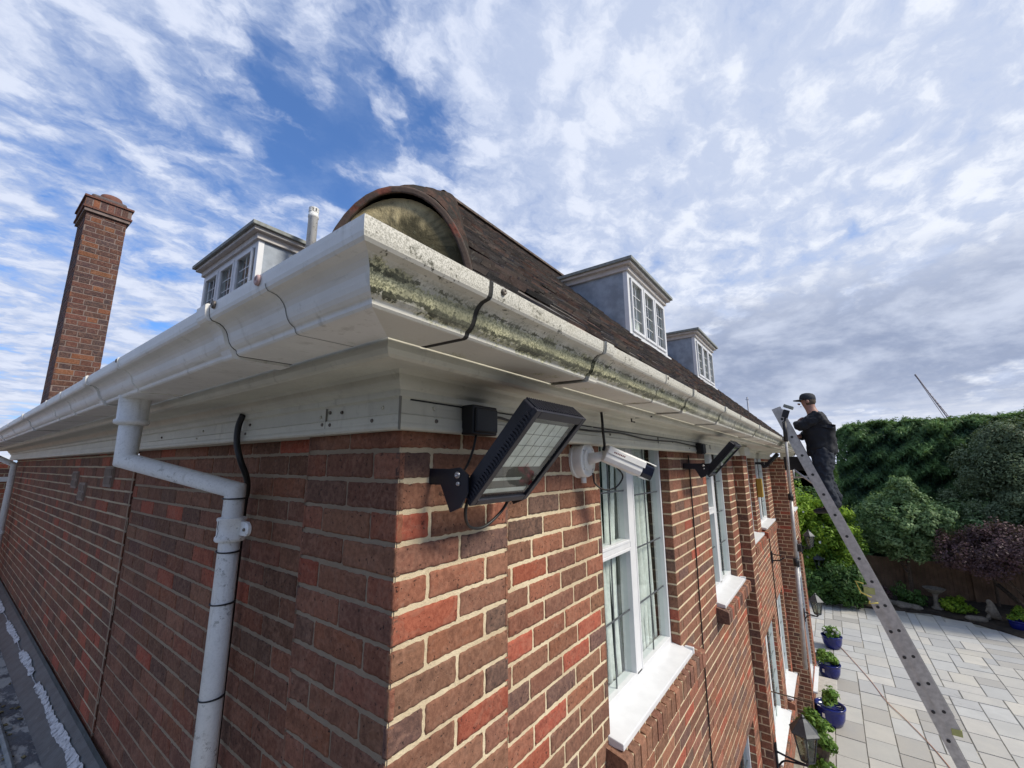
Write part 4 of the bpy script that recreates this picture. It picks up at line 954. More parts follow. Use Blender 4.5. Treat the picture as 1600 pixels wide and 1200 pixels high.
# ------------------------------------------------------------------ ground, patio
gd = MB(); gd.lathe([(.0001, GZ-.14), (60, GZ-.14), (600, GZ-.14), (3000, GZ-.14)], 48)
tag(gd.build('ground', simple('lawn_and_soil', (.06, .09, .03), .95, var=.4, sc_=.4)), kind='structure')
def slab_mat():
    m, g, oc = newmat('sandstone_slab'); at = g.n('ShaderNodeAttribute', _attribute_name='Col')
    n1 = g.noise(oc, 2.2, 5, .6, .5); n2 = g.noise(oc, 25, 5, .7)
    c = g.mix(g.ramp(n1, .35, .7, 0, .35), at.outputs[0], (.33, .33, .32)); c = g.mix(g.ramp(n2, .5, .8, 0, .25), c, (.55, .53, .48))
    st = g.ramp(g.noise(oc, .9, 6, .7), .64, .70); c = g.mix(g.math('MULTIPLY', st, .4), c, (.20, .18, .15))
    return finish(m, g, c, .7, g.bump(n2, .4, .006))
M_SLAB = slab_mat(); M_JOINT = simple('sandy_joint', (.30, .28, .23), .95, var=.3, sc_=8)
EDGE = [(19.9, 1), (19.75, -.2), (19.8, -1.2), (20.0, -2.2), (20.3, -3.0), (19.8, -4.1), (18.9, -4.9), (18.0, -6.0), (17, -7.5), (15, -9.5)]
def edge_x(y):
    for (xa, ya), (xb, yb) in zip(EDGE, EDGE[1:]):
        if yb <= y <= ya: return xa+(xb-xa)*(ya-y)/(ya-yb)
    return 15.0
mb = MB(); rot = Matrix.Rotation(R(3), 4, 'Z')
y = -9.5; SCOL = [(.47, .455, .41), (.44, .435, .40), (.51, .485, .42), (.41, .41, .395), (.46, .46, .435), (.37, .355, .32), (.51, .49, .44)]
grid = {}; cell = .225; NXc, NYc = 116, 48      # random rectangular packing on a 300 mm grid
occ = np.zeros((NXc, NYc), bool)
for i in range(NXc):
    for j in range(NYc):
        if occ[i, j]: continue
        opts = [(3, 2), (2, 3), (2, 2), (1, 2), (2, 1), (3, 1), (2, 2)]; rnd.shuffle(opts)
        opts = sorted(opts, key=lambda o_: -o_[0]*o_[1]*rnd.uniform(.5, 1))
        for (a, b) in opts+[(1, 1)]:
            if i+a <= NXc and j+b <= NYc and not occ[i:i+a, j:j+b].any():
                occ[i:i+a, j:j+b] = True; x0, y0 = -3+i*cell, -9.8+j*cell+.0
                cxm, cym = x0+a*cell/2, y0+b*cell/2
                if cxm < edge_x(cym)+.0 and not (cym > .28 and cxm < 12.5) and not (cym > .2 and cxm < 13):
                    c = rnd.choice(SCOL); k = rnd.uniform(.93, 1.08); mb.col = (c[0]*k, c[1]*k, c[2]*k, 1); e = .012*rnd.uniform(.7, 1.3)
                    zt = GZ+rnd.uniform(-.003, .004)
                    x1, y1 = x0+a*cell-e, y0+b*cell-e; x0 += e; y0 += e
                    mb.add([(x0, y0, zt), (x1, y0, zt), (x1, y1, zt), (x0, y1, zt), (x0-.006, y0-.006, zt-.02), (x1+.006, y0-.006, zt-.02), (x1+.006, y1+.006, zt-.02), (x0-.006, y1+.006, zt-.02)],
                           [(0, 1, 2, 3), (4, 5, 1, 0), (5, 6, 2, 1), (6, 7, 3, 2), (7, 4, 0, 3)])
                break
mb.mi = 1; ee = [(x, y, GZ-.016) for x, y in EDGE]; mb.add(ee+[(-3, -9.8, GZ-.016), (-3, 1, GZ-.016)], [tuple(range(len(ee)+2))])
tag(mb.build('patio', [M_SLAB, M_JOINT], attr=True, recalc=False), kind='structure')
mb = MB(); po = [(x, y) for x, y in EDGE]; n = len(po)
mb.add([(x+.02, y, GZ-.1) for x, y in po]+[(x+.05, y, GZ+.03) for x, y in po]+[(x+1.0, y, GZ+.12) for x, y in po]+[(x+4.5, y, GZ+.2) for x, y in po], [(r_*n+i, r_*n+i+1, (r_+1)*n+i+1, (r_+1)*n+i) for r_ in range(3) for i in range(n-1)])
tag(mb.build('planting_bed', simple('dark_soil', (.035, .026, .018), .95, var=.5, sc_=6, bump=.8)), kind='structure')
# step at the glazed door
ST = thing('door_step', 'grey stone step with brick riser below the glazed door', 'step', (11.4, -.3, GZ))
mb = MB(); mb.box((10.72, -.42, GZ+.19), (12.2, -.052, GZ+.24)); mb.build('tread', simple('grey_step_stone', (.42, .40, .36), .8, var=.12, bump=.4), ST, bevel=.008)
mb = MB(); brickwork(mb, (0, -.39, 0), X0, NY, 10.75, 12.17, GZ+.19, GZ, 'stretch'); brickwork(mb, (10.75, 0, 0), Y0, NX, -.39, -.052, GZ+.19, GZ, 'stretch'); mb.build('riser', [M_BR, M_MO], ST, attr=True)
# ------------------------------------------------------------------ foliage
def leaves(name, cen, nrm, size, mat, parent=None, shade=None, aspect=2.0, jitter=.6, droop=0.0):
    """one leaf-shaped quad per centre (numpy n x 3), facing roughly along nrm"""
    n = len(cen); nrm = nrm+nr.normal(0, jitter, (n, 3)); nrm /= np.linalg.norm(nrm, axis=1)[:, None]+1e-9
    t = nr.normal(0, 1, (n, 3)); t[:, 2] -= droop; t -= nrm*np.sum(t*nrm, 1)[:, None]; t /= np.linalg.norm(t, axis=1)[:, None]+1e-9
    b = np.cross(nrm, t); s = size*nr.uniform(.6, 1.35, (n, 1))
    v = np.stack([cen-t*s, cen+b*s/aspect+nrm*s*.12, cen+t*s, cen-b*s/aspect+nrm*s*.12], 1).reshape(-1, 3)
    me = bpy.data.meshes.new(name); me.vertices.add(4*n); me.vertices.foreach_set('co', v.ravel())
    me.loops.add(4*n); me.loops.foreach_set('vertex_index', np.arange(4*n)); me.polygons.add(n)
    me.polygons.foreach_set('loop_start', np.arange(0, 4*n, 4)); me.polygons.foreach_set('loop_total', np.full(n, 4))
    me.update(calc_edges=True)
    a = me.color_attributes.new('Col', 'FLOAT_COLOR', 'POINT')
    sh = nr.uniform(0, 1, n) if shade is None else np.clip(shade+nr.normal(0, .18, n), 0, 1)
    col = np.zeros((4*n, 4)); col[:, 0] = np.repeat(sh, 4); col[:, 3] = 1; a.data.foreach_set('color', col.ravel())
    o = link(name, me, mat, parent)
    if parent is not None: o.matrix_parent_inverse = Matrix.Translation(-Vector(parent_world(parent)))
    return o
def clumps(c, r, n_cl, n_leaf, rc, flat=1.0, shell=.75, low=-1.0):
    """leaf centres in clumps spread through an ellipsoid"""
    c = np.array(c, float); r = np.array(r, float); d = nr.normal(0, 1, (n_cl*3, 3)); d /= np.linalg.norm(d, axis=1)[:, None]
    d = d[d[:, 2] > low][:n_cl]; n_cl = len(d)
    rad = shell+(1-shell)*nr.uniform(-.9, 1, (n_cl, 1)); cc = c+d*r*rad
    q = nr.normal(0, 1, (n_cl, n_leaf, 3)); q /= np.linalg.norm(q, axis=2)[:, :, None]; q *= nr.uniform(.45, 1, (n_cl, n_leaf, 1))
    R_ = rc*nr.uniform(.6, 1.4, (n_cl, 1, 1)); pos = cc[:, None, :]+q*R_*np.array([1, 1, flat]); nn = q+np.repeat(d[:, None, :], n_leaf, 1)*.6+np.array([0, 0, .35])
    sh = np.repeat(nr.uniform(.15, .85, (n_cl, 1)), n_leaf, 1)
    return pos.reshape(-1, 3), nn.reshape(-1, 3), sh.ravel()
M_BARK = simple('bark', (.09, .065, .045), .95, var=.4, sc_=20, bump=.6)
def trunk(T, x, y, z0, z1, r, limbs=5, sp=.6):
    m2 = MB(); m2.tube(curve([(x, y, z0), (x+.05, y-.03, z0+(z1-z0)*.5), (x, y, z1)]), [r*(1-.05*i) for i in range(13)], 10)
    for i in range(limbs):
        a = 6.28*i/limbs+.4; zz = z0+(z1-z0)*(.35+.5*i/limbs)
        m2.tube(curve([(x, y, zz), (x+math.cos(a)*sp*.5, y+math.sin(a)*sp*.5, zz+.3*sp), (x+math.cos(a)*sp, y+math.sin(a)*sp, zz+.8*sp)], 4), [r*.45*(1-.09*q) for q in range(9)], 6)
    m2.build('trunk', M_BARK, T, smooth=True)
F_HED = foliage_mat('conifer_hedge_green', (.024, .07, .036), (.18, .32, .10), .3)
F_HOL = foliage_mat('pale_shrub_green', (.09, .18, .06), (.34, .48, .22), .35)
F_LAU = foliage_mat('bright_green_leaf', (.06, .16, .015), (.42, .62, .06), .4)
F_PUR = foliage_mat('purple_leaf', (.045, .024, .032), (.15, .080, .085), .15)
F_SPR = foliage_mat('grey_green_needles', (.07, .11, .06), (.21, .27, .14), .25)
F_DRK = foliage_mat('dark_shrub_green', (.03, .08, .02), (.13, .26, .06), .3)
F_POT = foliage_mat('pot_plant_green', (.07, .17, .02), (.26, .42, .08), .3)
F_FLW = foliage_mat('white_petals', (.7, .7, .66), (.85, .85, .82), .2)
F_RED = foliage_mat('red_petals', (.55, .02, .05), (.75, .05, .12), .2)
F_ORG = foliage_mat('orange_petals', (.5, .10, .03), (.65, .2, .08), .2)
# big clipped conifer hedge across the end of the garden
HG = thing('conifer_hedge', 'tall dark green conifer hedge spanning the far end of the garden', 'hedge', (25.5, -6, GZ))
N = 150000; ys = nr.uniform(-13, -1.15, N); top = 1.60+.04*np.sin(ys*1.7)+.03*np.sin(ys*4.3+1)+.10*np.clip((-ys-2)/2, 0, 1)
u = nr.random(N); onface = u < .68
zf = np.where(onface, GZ+(top-GZ)*nr.random(N)**.8, top)
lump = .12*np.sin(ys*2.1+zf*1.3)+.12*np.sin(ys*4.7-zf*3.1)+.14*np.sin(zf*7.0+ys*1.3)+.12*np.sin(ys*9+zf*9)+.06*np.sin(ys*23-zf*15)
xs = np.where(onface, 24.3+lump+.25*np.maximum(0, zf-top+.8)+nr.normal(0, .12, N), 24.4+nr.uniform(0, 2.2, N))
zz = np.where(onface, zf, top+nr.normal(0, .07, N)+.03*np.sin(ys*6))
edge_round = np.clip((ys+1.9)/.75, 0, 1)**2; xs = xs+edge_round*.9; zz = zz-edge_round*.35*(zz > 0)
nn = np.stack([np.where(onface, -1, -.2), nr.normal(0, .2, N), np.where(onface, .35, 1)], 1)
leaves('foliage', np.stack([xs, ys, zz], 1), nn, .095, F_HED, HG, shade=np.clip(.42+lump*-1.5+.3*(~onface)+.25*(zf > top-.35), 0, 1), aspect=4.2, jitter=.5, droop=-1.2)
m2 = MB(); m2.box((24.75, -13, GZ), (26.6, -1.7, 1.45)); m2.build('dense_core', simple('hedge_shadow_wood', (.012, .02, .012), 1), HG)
pos = []; 
for i in range(110):      # wispy shoots on top
    yy = nr.uniform(-9, -1.5); hh = nr.uniform(.06, .38); k = 46; t = nr.random(k)[:, None]; pos.append(np.array([24.6+nr.random()*.8, yy, 1.6])+t*np.array([-.05, nr.uniform(-.15, .05)*2, hh])+nr.normal(0, .03, (k, 3)))
pos = np.concatenate(pos); leaves('shoots', pos, np.tile([0, 0, 1.0], (len(pos), 1)), .06, F_HED, HG, aspect=3.5, jitter=1.2)
def bush(name, label, cat, c, r, ncl, nl, rc, size, mat, group=None, z0=GZ, trunk_r=.05, extra=None, low=-.9, flowers=None, flat=1.0):
    T = thing(name, label, cat, (c[0], c[1], z0), group)
    p, q, s = clumps(c, r, ncl, nl, rc, low=low, flat=flat)
    if extra:
        for e in extra: p2, q2, s2 = clumps(*e, low=low); p = np.vstack([p, p2]); q = np.vstack([q, q2]); s = np.concatenate([s, s2])
    k = p[:, 2] > z0+.02; leaves('crown', p[k], q[k], size, mat, T, shade=s[k]); trunk(T, c[0], c[1], z0, c[2], trunk_r, 5, min(r)*.6)
    if flowers:
        idx = nr.choice(len(p), flowers[0]); out = p[idx]+(p[idx]-np.array(c))*.04; leaves('flowers', out, q[idx], flowers[1], flowers[2], T, aspect=1.2)
    return T
bush('spruce_tree', 'broad grey-green conifer in front of the hedge, at the right', 'tree', (22.6, -6.6, -1.5), (1.5, 2.4, 2.6), 330, 260, .36, .045, F_SPR, trunk_r=.14, extra=[((22.6, -6.4, .6), (.9, 1.3, .9), 90, 220, .3)])
bush('pale_shrub', 'large pale green leafy shrub with a pointed top, beside the fence', 'shrub', (21.4, -2.75, -2.35), (1.0, 1.35, 1.35), 170, 90, .27, .06, F_HOL, trunk_r=.07, z0=GZ+.1, extra=[((21.4, -2.95, -1.2), (.45, .5, .75), 50, 80, .17), ((21.3, -3.75, -2.1), (.6, .6, .8), 40, 80, .2)])
bush('bright_shrub', 'bright green white-flowered shrub against the end of the house', 'shrub', (20.6, -.35, -2.9), (.9, 1.05, 1.75), 230, 90, .24, .06, F_LAU, trunk_r=.06, flowers=(130, .05, F_FLW), extra=[((20.4, .9, -2.0), (1.2, 1.0, 1.2), 80, 80, .28), ((20.6, -.9, -3.4), (.9, .6, 1.3), 70, 80, .24)])
bush('laurel_shrub', 'dark glossy shrub low in front of the bright one', 'shrub', (19.5, -.70, -4.35), (.55, .75, .75), 120, 90, .2, .055, F_DRK, trunk_r=.04, extra=[((19.4, -.05, -4.5), (.4, .6, .55), 70, 80, .2)])
bush('purple_maple', 'spreading dark purple maple over the planting bed at the right', 'tree', (20.2, -5.35, -2.95), (1.4, 2.15, .95), 230, 130, .26, .042, F_PUR, trunk_r=.08, z0=GZ+.1, low=-.6)
bush('olive_shrub', 'olive green shrub between the pale shrub and the purple maple', 'shrub', (22.0, -5.0, -2.3), (.8, 1.3, .9), 90, 90, .25, .06, F_HOL, trunk_r=.05)
bush('bed_shrub', 'low green mound beside the stone bird bath', 'shrub', (20.95, -2.65, -4.75), (.4, .55, .4), 26, 80, .14, .04, F_DRK, z0=GZ+.1, trunk_r=.02, group='low plants in the planting bed')
bush('bed_shrub', 'bright low fern between the bird bath and the statue', 'shrub', (20.75, -3.75, -4.85), (.3, .42, .27), 26, 80, .12, .045, F_LAU, z0=GZ+.1, trunk_r=.02, group='low plants in the planting bed')
bush('bed_shrub', 'dark plum-coloured low plant at the foot of the fence', 'shrub', (20.9, -1.75, -4.85), (.35, .4, .35), 26, 80, .12, .04, F_PUR, z0=GZ+.1, trunk_r=.02, group='low plants in the planting bed')
bush('distant_tree', 'dark bare-edged tree top rising behind the hedge at the right edge', 'tree', (34, -10.3, 1.2), (2, 1.6, 2.2), 90, 90, .4, .11, F_DRK, trunk_r=.16)
for i, (x, y, zc, r) in enumerate(((38, 7, -3.2, 2.6), (45, 3.5, -3.0, 2.8), (52, -2, -3.2, 3))):
    bush('garden_tree', ('rounded green tree beyond the house end, left of the hedge', 'green tree glimpsed behind the ladder man', 'green tree behind the end of the hedge')[i], 'tree', (x, y, zc), (r, r, r), 80, 90, .6, .16, F_DRK, trunk_r=.15)
# fence
FE = thing('garden_fence', 'brown close-board fence behind the planting bed', 'fence', (22.3, -4, GZ))
M_FEN = simple('brown_fence_board', (.16, .10, .062), .85, var=.25, sc_=3, bump=.3)
mb = MB(); y = -10.0
while y < -.9: mb.box((22.3+rnd.uniform(0, .012), y, GZ), (22.33, y+.115, -3.70+rnd.uniform(-.015, .015))); y += .12
mb.build('boards', M_FEN, FE)
for y in (-.95, -2.75, -4.55, -6.35, -8.15): mb = MB(); mb.box((22.22, y-.05, GZ), (22.30, y+.05, -3.66)); mb.build('post', M_FEN, FE)
# ------------------------------------------------------------------ garden ornaments
M_STONE = simple('weathered_ornament_stone', (.17, .15, .12), .9, var=.25, sc_=14, bump=.6)
T = thing('bird_bath', 'grey stone bird bath on a flared pedestal at the bed edge', 'bird bath', (20.75, -3.25, GZ+.1))
mb = MB(); mb.lathe([(.16, 0), (.16, .05), (.10, .08), (.07, .2), (.065, .42), (.09, .5)], 20, Matrix.Translation((20.75, -3.28, GZ+.08))); mb.build('pedestal', M_STONE, T, smooth=True)
mb = MB(); mb.lathe([(.07, .48), (.16, .54), (.29, .66), (.31, .68), (.28, .675), (.15, .60), (.0001, .585)], 24, Matrix.Translation((20.75, -3.28, GZ+.08))); mb.build('bowl', M_STONE, T, smooth=True)
def skin(name, verts, edges, radii, mat, parent=None, sub=2, root=0):
    me = bpy.data.meshes.new(name); me.from_pydata(verts, edges, []); o = link(name, me, mat, parent)
    if parent is not None: o.matrix_parent_inverse = Matrix.Translation(-Vector(parent_world(parent)))
    md = o.modifiers.new('skin', 'SKIN'); md.use_smooth_shade = True
    if not me.skin_vertices: 
        bm = bmesh.new(); bm.from_mesh(me); bm.verts.layers.skin.verify(); bm.to_mesh(me); bm.free()
    for i, r_ in enumerate(radii):
        sv2 = me.skin_vertices[0].data[i]; sv2.radius = r_ if isinstance(r_, tuple) else (r_, r_); sv2.use_root = (i == root)
    s = o.modifiers.new('sub', 'SUBSURF'); s.levels = sub; s.render_levels = sub
    return o
sx, sy, sz = 20.2, -4.52, GZ+.12
T = skin('animal_statue', [(sx, sy, sz), (sx, sy, sz+.22), (sx, sy+.02, sz+.40), (sx, sy+.05, sz+.52), (sx-.02, sy+.12, sz+.56), (sx, sy+.10, sz+.12), (sx-.05, sy+.17, sz), (sx-.05, sy+.13, sz+.30), (sx-.05, sy+.18, sz+.22), (sx+.03, sy-.15, sz+.04), (sx, sy+.045, sz+.61)],
     [(0, 1), (1, 2), (2, 3), (3, 4), (0, 5), (5, 6), (2, 7), (7, 8), (0, 9), (3, 10)], [.16, .145, .10, .085, .04, .08, .05, .045, .03, .06, .028], M_STONE)
tag(T, 'pale stone statue of a seated animal on the bed edge', 'statue')
for i, (x, y, s, lb) in enumerate(((20.45, -2.35, .2, 'pale lichened rock lying left of the bird bath'), (20.4, -2.65, .16, 'mossy boulder just in front of the low green mound'), (20.1, -4.1, .16, 'flat pale stone beside the seated statue'), (20.7, -2.05, .17, 'long grey stone leaning by the plum-coloured plant'))):
    bm = bmesh.new(); bmesh.ops.create_icosphere(bm, subdivisions=3, radius=s)
    for v in bm.verts: v.co *= 1+.18*math.sin(v.co.x*19+i)+.12*math.sin(v.co.y*27+i*2); v.co.z *= .55; v.co.y *= 1.4
    me = bpy.data.meshes.new('garden_rock'); bm.to_mesh(me); bm.free(); o = link('garden_rock', me, M_STONE); o.location = (x, y, GZ+.1); tag(o, lb, 'rock', 'rocks edging the planting bed')
mb = MB(); mb.tube([(21.6, -5.0, GZ+.95), (20.9, -5.35, GZ+.5), (20.1, -5.9, GZ+.12)], [.06, .07, .075], 10); tag(mb.build('leaning_log', M_BARK, None, smooth=True), 'bare log leaning under the purple maple', 'log')
# pots
M_BLUE = simple('cobalt_glazed_ceramic', (.008, .014, .13), .15, var=.25, sc_=6)
def potplant(x, y, s, label, plant=F_POT, flowers=None, h=.2, sticker=True, pot=M_BLUE, sp=1.0, z0=GZ, n=22):
    T = thing('potted_plant', label, 'potted plant', (x, y, z0), 'pots standing on the patio')
    F = Matrix.Translation((x, y, z0)) @ Matrix.Scale(s, 4)
    mb = MB(); mb.lathe([(.14, 0), (.17, .02), (.215, .12), (.235, .25), (.235, .29), (.25, .30), (.25, .32), (.235, .325), (.22, .31), (.22, .26), (.0001, .26)], 28, F); P = mb.build('pot', pot, T, smooth=True)
    if sticker:
        dv = Vector((CAM.x-x, CAM.y-y, 0)).normalized(); a = math.atan2(dv.y, dv.x)-.5
        mb = MB(); mb.box((.236, -.022, .16), (.240, .022, .23), F @ Matrix.Rotation(a, 4, 'Z')); mb.build('sticker', M_WHITEP, P)
    c = (x, y, z0+.32*s+h*.35*s); p, q, sh = clumps(c, (.20*s*sp, .20*s*sp, h*s), n, 60, .075*s, low=-.35); leaves('foliage', p, q, .028*s, plant, T, shade=sh, aspect=1.7)
    if flowers:
        p2, q2, s2 = clumps(c, (.24*s*sp, .24*s*sp, h*1.2*s), 14, 14, .03*s, low=.0); leaves('flowers', p2, q2, .028*s, flowers, T, aspect=1.1)
    return T
potplant(10.65, -.30, 1.05, 'large cobalt blue pot with sparse green plant, nearest on the patio', h=.2, sp=.7, n=14)
potplant(12.9, -.27, 1.0, 'cobalt blue pot with rounded bright green plant, in the middle', h=.2)
potplant(15.0, -.34, 1.0, 'cobalt blue pot with white flowers, farthest along the wall', flowers=F_FLW, h=.16, sticker=False)
potplant(13.7, -.12, .62, 'small dark pot with orange flowers between two blue pots', flowers=F_ORG, h=.12, sticker=False, pot=M_BLKPL, sp=.8)
potplant(19.75, -4.95, 1.0, 'cobalt blue pot with ferny leaves beside the statue', h=.3, sticker=False, plant=F_LAU)
potplant(20.1, -1.42, 1.1, 'tan stone pot at the bed edge behind the ladder', h=.2, sticker=False, pot=simple('tan_clay', (.33, .24, .13), .85), plant=F_DRK)
T = thing('hanging_basket', 'green trailing plant in a hanging basket behind the nearest lantern', 'hanging basket', (6.3, -.35, -3.3))
mb = MB(); mb.lathe([(.02, -3.62), (.10, -3.58), (.13, -3.46), (.14, -3.40), (.0001, -3.41)], 16, Matrix.Translation((6.3, -.33, 0))); mb.tube([(6.3, -.33, -3.42), (6.3, -.33, -2.98)], .006, 6); mb.tube([(6.3, .22, -2.98), (6.3, -.33, -2.98)], .008, 6); mb.build('basket', M_BARK, T)
p, q, s = clumps((6.3, -.33, -3.40), (.21, .18, .34), 60, 60, .07, low=-1); leaves('foliage', p, q, .026, F_POT, T, shade=s)
T = thing('hanging_basket', 'pink and red petunias in a basket below the nearest lantern', 'hanging basket', (4.8, -.4, -3.5))
mb = MB(); mb.lathe([(.02, -3.62), (.12, -3.58), (.16, -3.46), (.17, -3.38), (.0001, -3.39)], 16, Matrix.Translation((4.9, -.30, 0))); mb.tube([(4.9, -.3, -3.4), (4.95, -.2, -3.2), (5, -.06, -3.18)], .006, 6); mb.build('basket', M_BARK, T)
p, q, s = clumps((4.9, -.30, -3.33), (.17, .15, .10), 16, 40, .06, low=-.5); leaves('foliage', p, q, .022, F_POT, T, shade=s)
p, q, s = clumps((4.9, -.30, -3.30), (.19, .16, .13), 16, 18, .045, low=-.1); leaves('flowers', p, q, .03, F_RED, T, aspect=1.1)
mb = MB(); mb.tube(curve([(16.4, -.14, GZ+.012), (15.4, -.44, GZ+.012), (13.4, -1.0, GZ+.012), (12.3, -1.25, GZ+.012), (11.56, -1.52, GZ+.012), (10.36, -1.87, GZ+.012), (8, -2.3, GZ+.012)]), .0065, 8)
tag(mb.build('hose', simple('orange_hose', (.42, .20, .12), .6)), 'thin orange hose trailing across the patio slabs', 'hose')
# ------------------------------------------------------------------ ladder
LD = thing('extension_ladder', 'long aluminium extension ladder leaning on the gutter', 'ladder', (6.1, -2.27, GZ))
def fly(z): return -.49-.352*(.30-z)
def bas(z): return -1.10-.335*(-1.65-z)
def stile(x, f, z0, z1, dz=0):
    a = Vector((x, f(z0), z0)); b = Vector((x, f(z1), z1)); d = (b-a).normalized(); nvec = Vector((0, -d.z, d.y))
    m2 = MB(); W = .056 if f is fly else .048; L = (b-a).length; F = frameM(a, (1, 0, 0), nvec, d)
    m2.prism([(0, -W), (.028, -W), (.028, -W+.004), (.004, -W+.004), (.004, W-.004), (.028, W-.004), (.028, W), (0, W)], F, L)
    return m2.build('stile', M_ALU, LD)
for x, f, z0, z1 in ((6.0, fly, -2.78, .70), (6.34, fly, -2.78, .70), (6.006, bas, GZ+.02, -1.5), (6.346, bas, GZ+.02, -1.5)): stile(x, f, z0, z1)
M_DARKHOLE = simple('dark_rung_end', (.03, .03, .03), .6)
def rungs(f, zs):
    for z in zs:
        m2 = MB(); m2.tube([(6.004, f(z), z), (6.364, f(z), z)], .0155, 12); r_ = m2.build('rung', M_ALU, LD, smooth=True)
        m2 = MB(); m2.tube([(5.9985, f(z), z), (6.003, f(z), z)], .0165, 14); m2.build('rung_end', M_DARKHOLE, r_)
rungs(fly, [.545-.242*k for k in range(14)]); rungs(bas, [-1.66-.242*k for k in range(14)])
mb = MB(); mb.tube([(5.985, bas(-1.45)+.03, -1.42), (5.98, bas(-1.45)+.1, -1.40), (5.98, bas(-1.5)+.08, -1.52), (5.98, bas(-1.5)-.01, -1.56)], .008, 8); mb.tube([(5.985, bas(-1.62)+.05, -1.60), (5.98, bas(-1.62)+.06, -1.63), (5.98, bas(-1.6)-.03, -1.61)], .008, 8)
mb.build('rope', simple('yellow_rope', (.62, .52, .12), .7), LD, smooth=True)
mb = MB(); mb.box((5.995, bas(-1.5)-.05, -1.53), (6.03, bas(-1.5)+.05, -1.46)); mb.box((5.994, fly(-2.78)-.05, -2.80), (6.03, fly(-2.78)+.03, -2.74)); mb.build('end_cap', simple('yellow_green_cap', (.40, .42, .16), .6), LD)
# stand-off under the gutter and black tray
mb = MB(); mb.tube([(6.02, fly(-.35), -.35), (6.02, -.46, -.12)], .014, 8); mb.tube([(6.02, fly(-.20), -.20), (6.02, -.46, -.22)], .012, 8); mb.tube([(5.95, -.46, -.12), (5.95, -.46, -.23)], .012, 8); mb.build('stand_off', M_ALU, LD, smooth=True)
TR = thing('tool_tray', 'black plastic tray hung behind the ladder under the gutter', 'tray', (6.3, -.48, -.02))
mb = MB(); mb.box((6.20, -.585, -.13), (6.50, -.35, .05)); mb.build('tray_body', M_BLKPL, TR, bevel=.008)
mb = MB(); mb.tube([(6.22, -.55, .05), (6.22, -.50, .12), (6.22, -.47, .05)], .006, 6); mb.build('handle', M_BLKPL, TR)
PO = thing('gutter_cleaning_pole', 'long telescopic pole with dark grips beside the ladder, camera head on top', 'pole', (5.88, -.335, -2.45))
pA, pB = Vector((5.86, -.435, .50)), Vector((5.88, -.335, -2.45))
def pp(z): t = (pA.z-z)/(pA.z-pB.z); return pA.lerp(pB, t)
mb = MB(); mb.tube([pp(.50), pp(-.47)], .017, 14); mb.tube([pp(-.47), pp(-1.24)], .021, 14); mb.tube([pp(-1.24), pp(-2.45)], .025, 14); mb.build('tube', M_ALU, PO, smooth=True)
for a, b, r_ in ((.50, .24, .024), (-.42, -.50, .030), (-1.20, -1.29, .034)): mb = MB(); mb.tube([pp(a), pp(b)], r_, 14); mb.build('grip', M_BLKPL, PO, smooth=True)
HD = Vector((5.86, -.46, .60)); mb = MB(); mb.box((-.03, -.035, -.05), (.03, .035, .05), Matrix.Translation(HD) @ Matrix.Rotation(R(20), 4, 'X')); mb.tube([pp(.48), HD], .012, 8); mb.build('camera_head', M_BLKPL, PO, bevel=.006)
mb = MB(); mb.box((-.05, -.055, -.006), (.05, .055, .03), Matrix.Translation(HD+Vector((0, -.035, .075))) @ Matrix.Rotation(R(25), 4, 'X')); mb.build('screen', simple('grey_screen_back', (.20, .22, .20), .5), PO, bevel=.004)
# ------------------------------------------------------------------ the man on the ladder
M_SKIN = simple('skin', (.36, .19, .14), .55, var=.06); M_JACK = simple('dark_navy_jacket', (.007, .009, .014), .8, var=.25, sc_=9, bump=.5, bs=25)
M_TROU = simple('dark_blue_trousers', (.012, .017, .028), .85, var=.3, sc_=8, bump=.7, bs=18); M_CAP = simple('dark_cap', (.020, .024, .032), .8, var=.2); M_HAIR = simple('greying_brown_hair', (.10, .075, .055), .9, var=.3, sc_=90); M_SHOE = simple('black_shoe', (.012, .012, .014), .6)
X = 6.20
# skeleton (x, y, z); he faces +y (the house)
J = {'pel': (X, -.79, .05), 'wai': (X, -.785, .20), 'che': (X, -.785, .42), 'ntb': (X, -.765, .585), 'nec': (X, -.735, .665), 'hed': (X, -.700, .77), 'cro': (X, -.700, .86),
     'lhp': (X+.09, -.79, .02), 'rhp': (X-.09, -.79, .02), 'rkn': (X-.10, -.745, -.26), 'ran': (X-.10, -.845, -.575), 'rto': (X-.10, -.66, -.635), 'lkn': (X+.10, -.77, -.24), 'lan': (X+.10, -.885, -.53), 'lto': (X+.10, -.76, -.60),
     'rsh': (X-.17, -.775, .55), 'rel': (X-.20, -.575, .42), 'rwr': (X-.06, -.575, .50), 'lsh': (X+.17, -.775, .55), 'lel': (X+.21, -.68, .36), 'lwr': (X-.02, -.565, .315), 'rhd': (X+.0, -.60, .54), 'lhd': (X-.08, -.525, .315)}
def sk(name, keys, eds, rad, mat, parent, sub=2): 
    return skin(name, [J[k] for k in keys], [(keys.index(a), keys.index(b)) for a, b in eds], rad, mat, parent, sub)
allk = ['pel', 'wai', 'che', 'ntb', 'nec', 'hed', 'cro', 'lhp', 'rhp', 'rkn', 'ran', 'rto', 'lkn', 'lan', 'lto', 'rsh', 'rel', 'rwr', 'rhd', 'lsh', 'lel', 'lwr', 'lhd']
